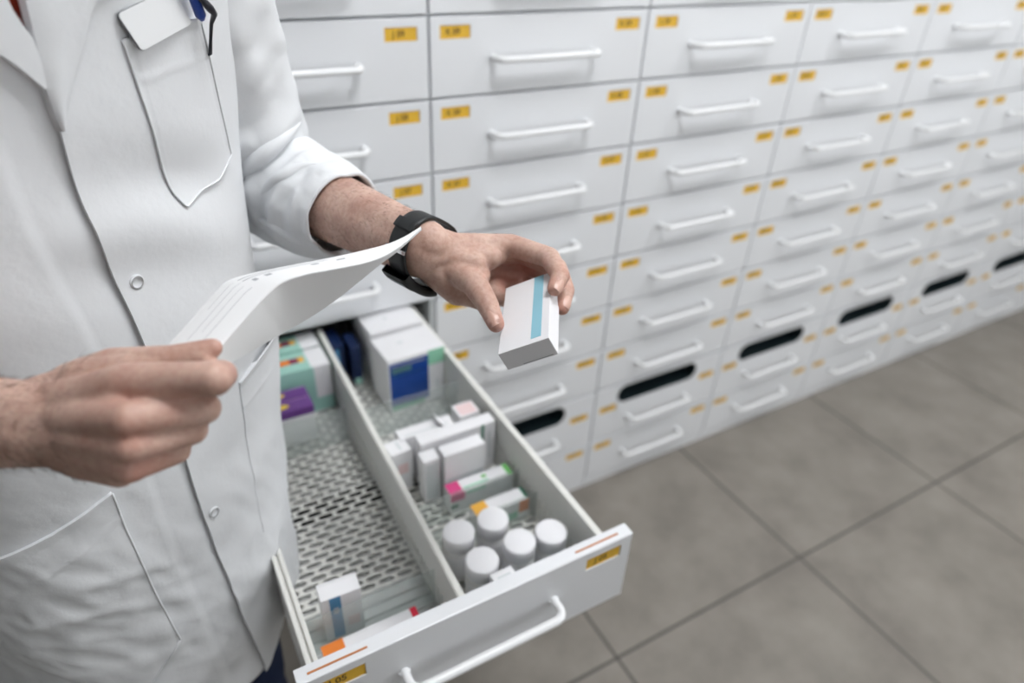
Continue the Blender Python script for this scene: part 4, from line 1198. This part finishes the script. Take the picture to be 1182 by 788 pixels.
# ruled print lines and small words on the upper panel
b = MB()
sgn = 1 if NW[20][8].dot(tocam(GW[20][8])) > 0 else -1
def on(i, j): 
    i0 = min(int(i), NP - 1); j0 = min(int(j), 15); u, v = i - i0, j - j0
    p = GW[i0][j0] * (1 - u) * (1 - v) + GW[i0 + 1][j0] * u * (1 - v) + GW[i0][j0 + 1] * (1 - u) * v + GW[i0 + 1][j0 + 1] * u * v
    return p + NW[i0][j0] * sgn * .0004
def line(i0, i1, j, w, n=16):
    b.grid([[on(i0 + (i1 - i0) * k / n, j - w), on(i0 + (i1 - i0) * k / n, j + w)] for k in range(n + 1)], M['print'], False)
line(3, 21, 5.2, .07); line(5, 20, 7.6, .06); line(2, 21, 10.2, .08); line(9, 20, 3.0, .06)
for i in (24, 27.5, 36.5, 41): line(i, i + 1.4, 7.5, .9, 3)
for j in (3.0, 5.0): line(22, 40, j, .25, 20)
place(b.build('print'), PL)

# name badge and pen at the chest pocket
def on_coat(px, py, off): return S(*hit(px, py), off)
dpt = lambda p: float((np.array(p) - CAM) @ RM[2])
bc = [P(134, 16, dpt(on_coat(134, 16, .020))), P(163.5, 60, dpt(on_coat(163.5, 60, .036))), P(222.5, 27, dpt(on_coat(222.5, 27, .040)))]
bc.append(bc[0] + bc[2] - bc[1])
NB = empty('name_badge', sum(bc, Vector()) / 4, 'blank pale grey name badge clipped over the chest pocket', 'badge')
def badge(off, th, m, name, inset=0):
    ctr = sum(bc, Vector()) / 4; n = (bc[1] - bc[0]).cross(bc[2] - bc[0]).normalized()
    if n.dot(tocam(ctr)) < 0: n = -n
    e1 = (bc[2] - bc[1]); e2 = (bc[0] - bc[1]); o0 = bc[1]; r = .10; ring = []
    for cx, cy, a0 in ((1 - r * .7, r, -90), (1 - r * .7, 1 - r, 0), (r * .7, 1 - r, 90), (r * .7, r, 180)):
        for k in range(6):
            a = math.radians(a0 + 90 * k / 5); u = cx + r * .7 * math.cos(a); v = cy + r * math.sin(a)
            u = .5 + (u - .5) * (1 - inset); v = .5 + (v - .5) * (1 - inset)
            ring.append(o0 + e1 * u + e2 * v)
    b = MB(); t = [p + n * (off + th) for p in ring]; l = [p + n * off for p in ring]; k = len(ring)
    bb = b.grid([t + [t[0]], l + [l[0]]], M[m], False)
    b.quad(t, M[m]); b.quad(l[::-1], M[m]); return place(b.build(name), NB)
badge(-.0012, .0010, 'badge_edge', 'back_plate'); badge(-.0002, .0006, 'badge', 'card', .02)
pa, pb_, pc = on_coat(206, -22, .010), on_coat(222, 22, .010), on_coat(236.5, 61, .006)
PN = empty('pen', pb_, 'dark pen with a black clip standing in the chest pocket', 'pen')
b = MB(); d = (pb_ - pa).normalized(); b.tube([pa - d * .02, pa, pb_ - d * .004, pb_], [.0042, .0046, .0044, .0020], M['penblue'], 16); place(b.build('barrel'), PN)
b = MB(); b.tube([on_coat(212, -5, .016), on_coat(221, 8, .018), on_coat(227, 14, .017), on_coat(230, 26, .012), on_coat(233, 45, .009), pc, on_coat(237, 63, .004)], [.0026, .0034, .0026, .0016, .0014, .0017, .0012], M['penblack'], 10); place(b.build('clip'), PN)

# ------------------------------------------------------------------- camera
cd = bpy.data.cameras.new('camera'); cam = bpy.data.objects.new('camera', cd); COL.objects.link(cam)
cd.sensor_width = 36; cd.lens = 36 * FPX / 1182; cd.clip_start = .02
mw = Matrix(((RM[0][0], -RM[1][0], -RM[2][0], CAM[0]), (RM[0][1], -RM[1][1], -RM[2][1], CAM[1]), (RM[0][2], -RM[1][2], -RM[2][2], CAM[2]), (0, 0, 0, 1)))
cam.matrix_world = mw
cd.dof.use_dof = True; cd.dof.focus_distance = .60; cd.dof.aperture_fstop = 2.6
sc.camera = cam
w = bpy.data.worlds.new('world'); sc.world = w; w.use_nodes = True
w.node_tree.nodes['Background'].inputs[0].default_value = (.9, .95, 1, 1)
w.node_tree.nodes['Background'].inputs[1].default_value = .3
sc.view_settings.view_transform = 'Standard'; sc.view_settings.look = 'None'
sc.view_settings.exposure = 0.35; sc.view_settings.gamma = 1.0; sc.view_settings.use_curve_mapping = False
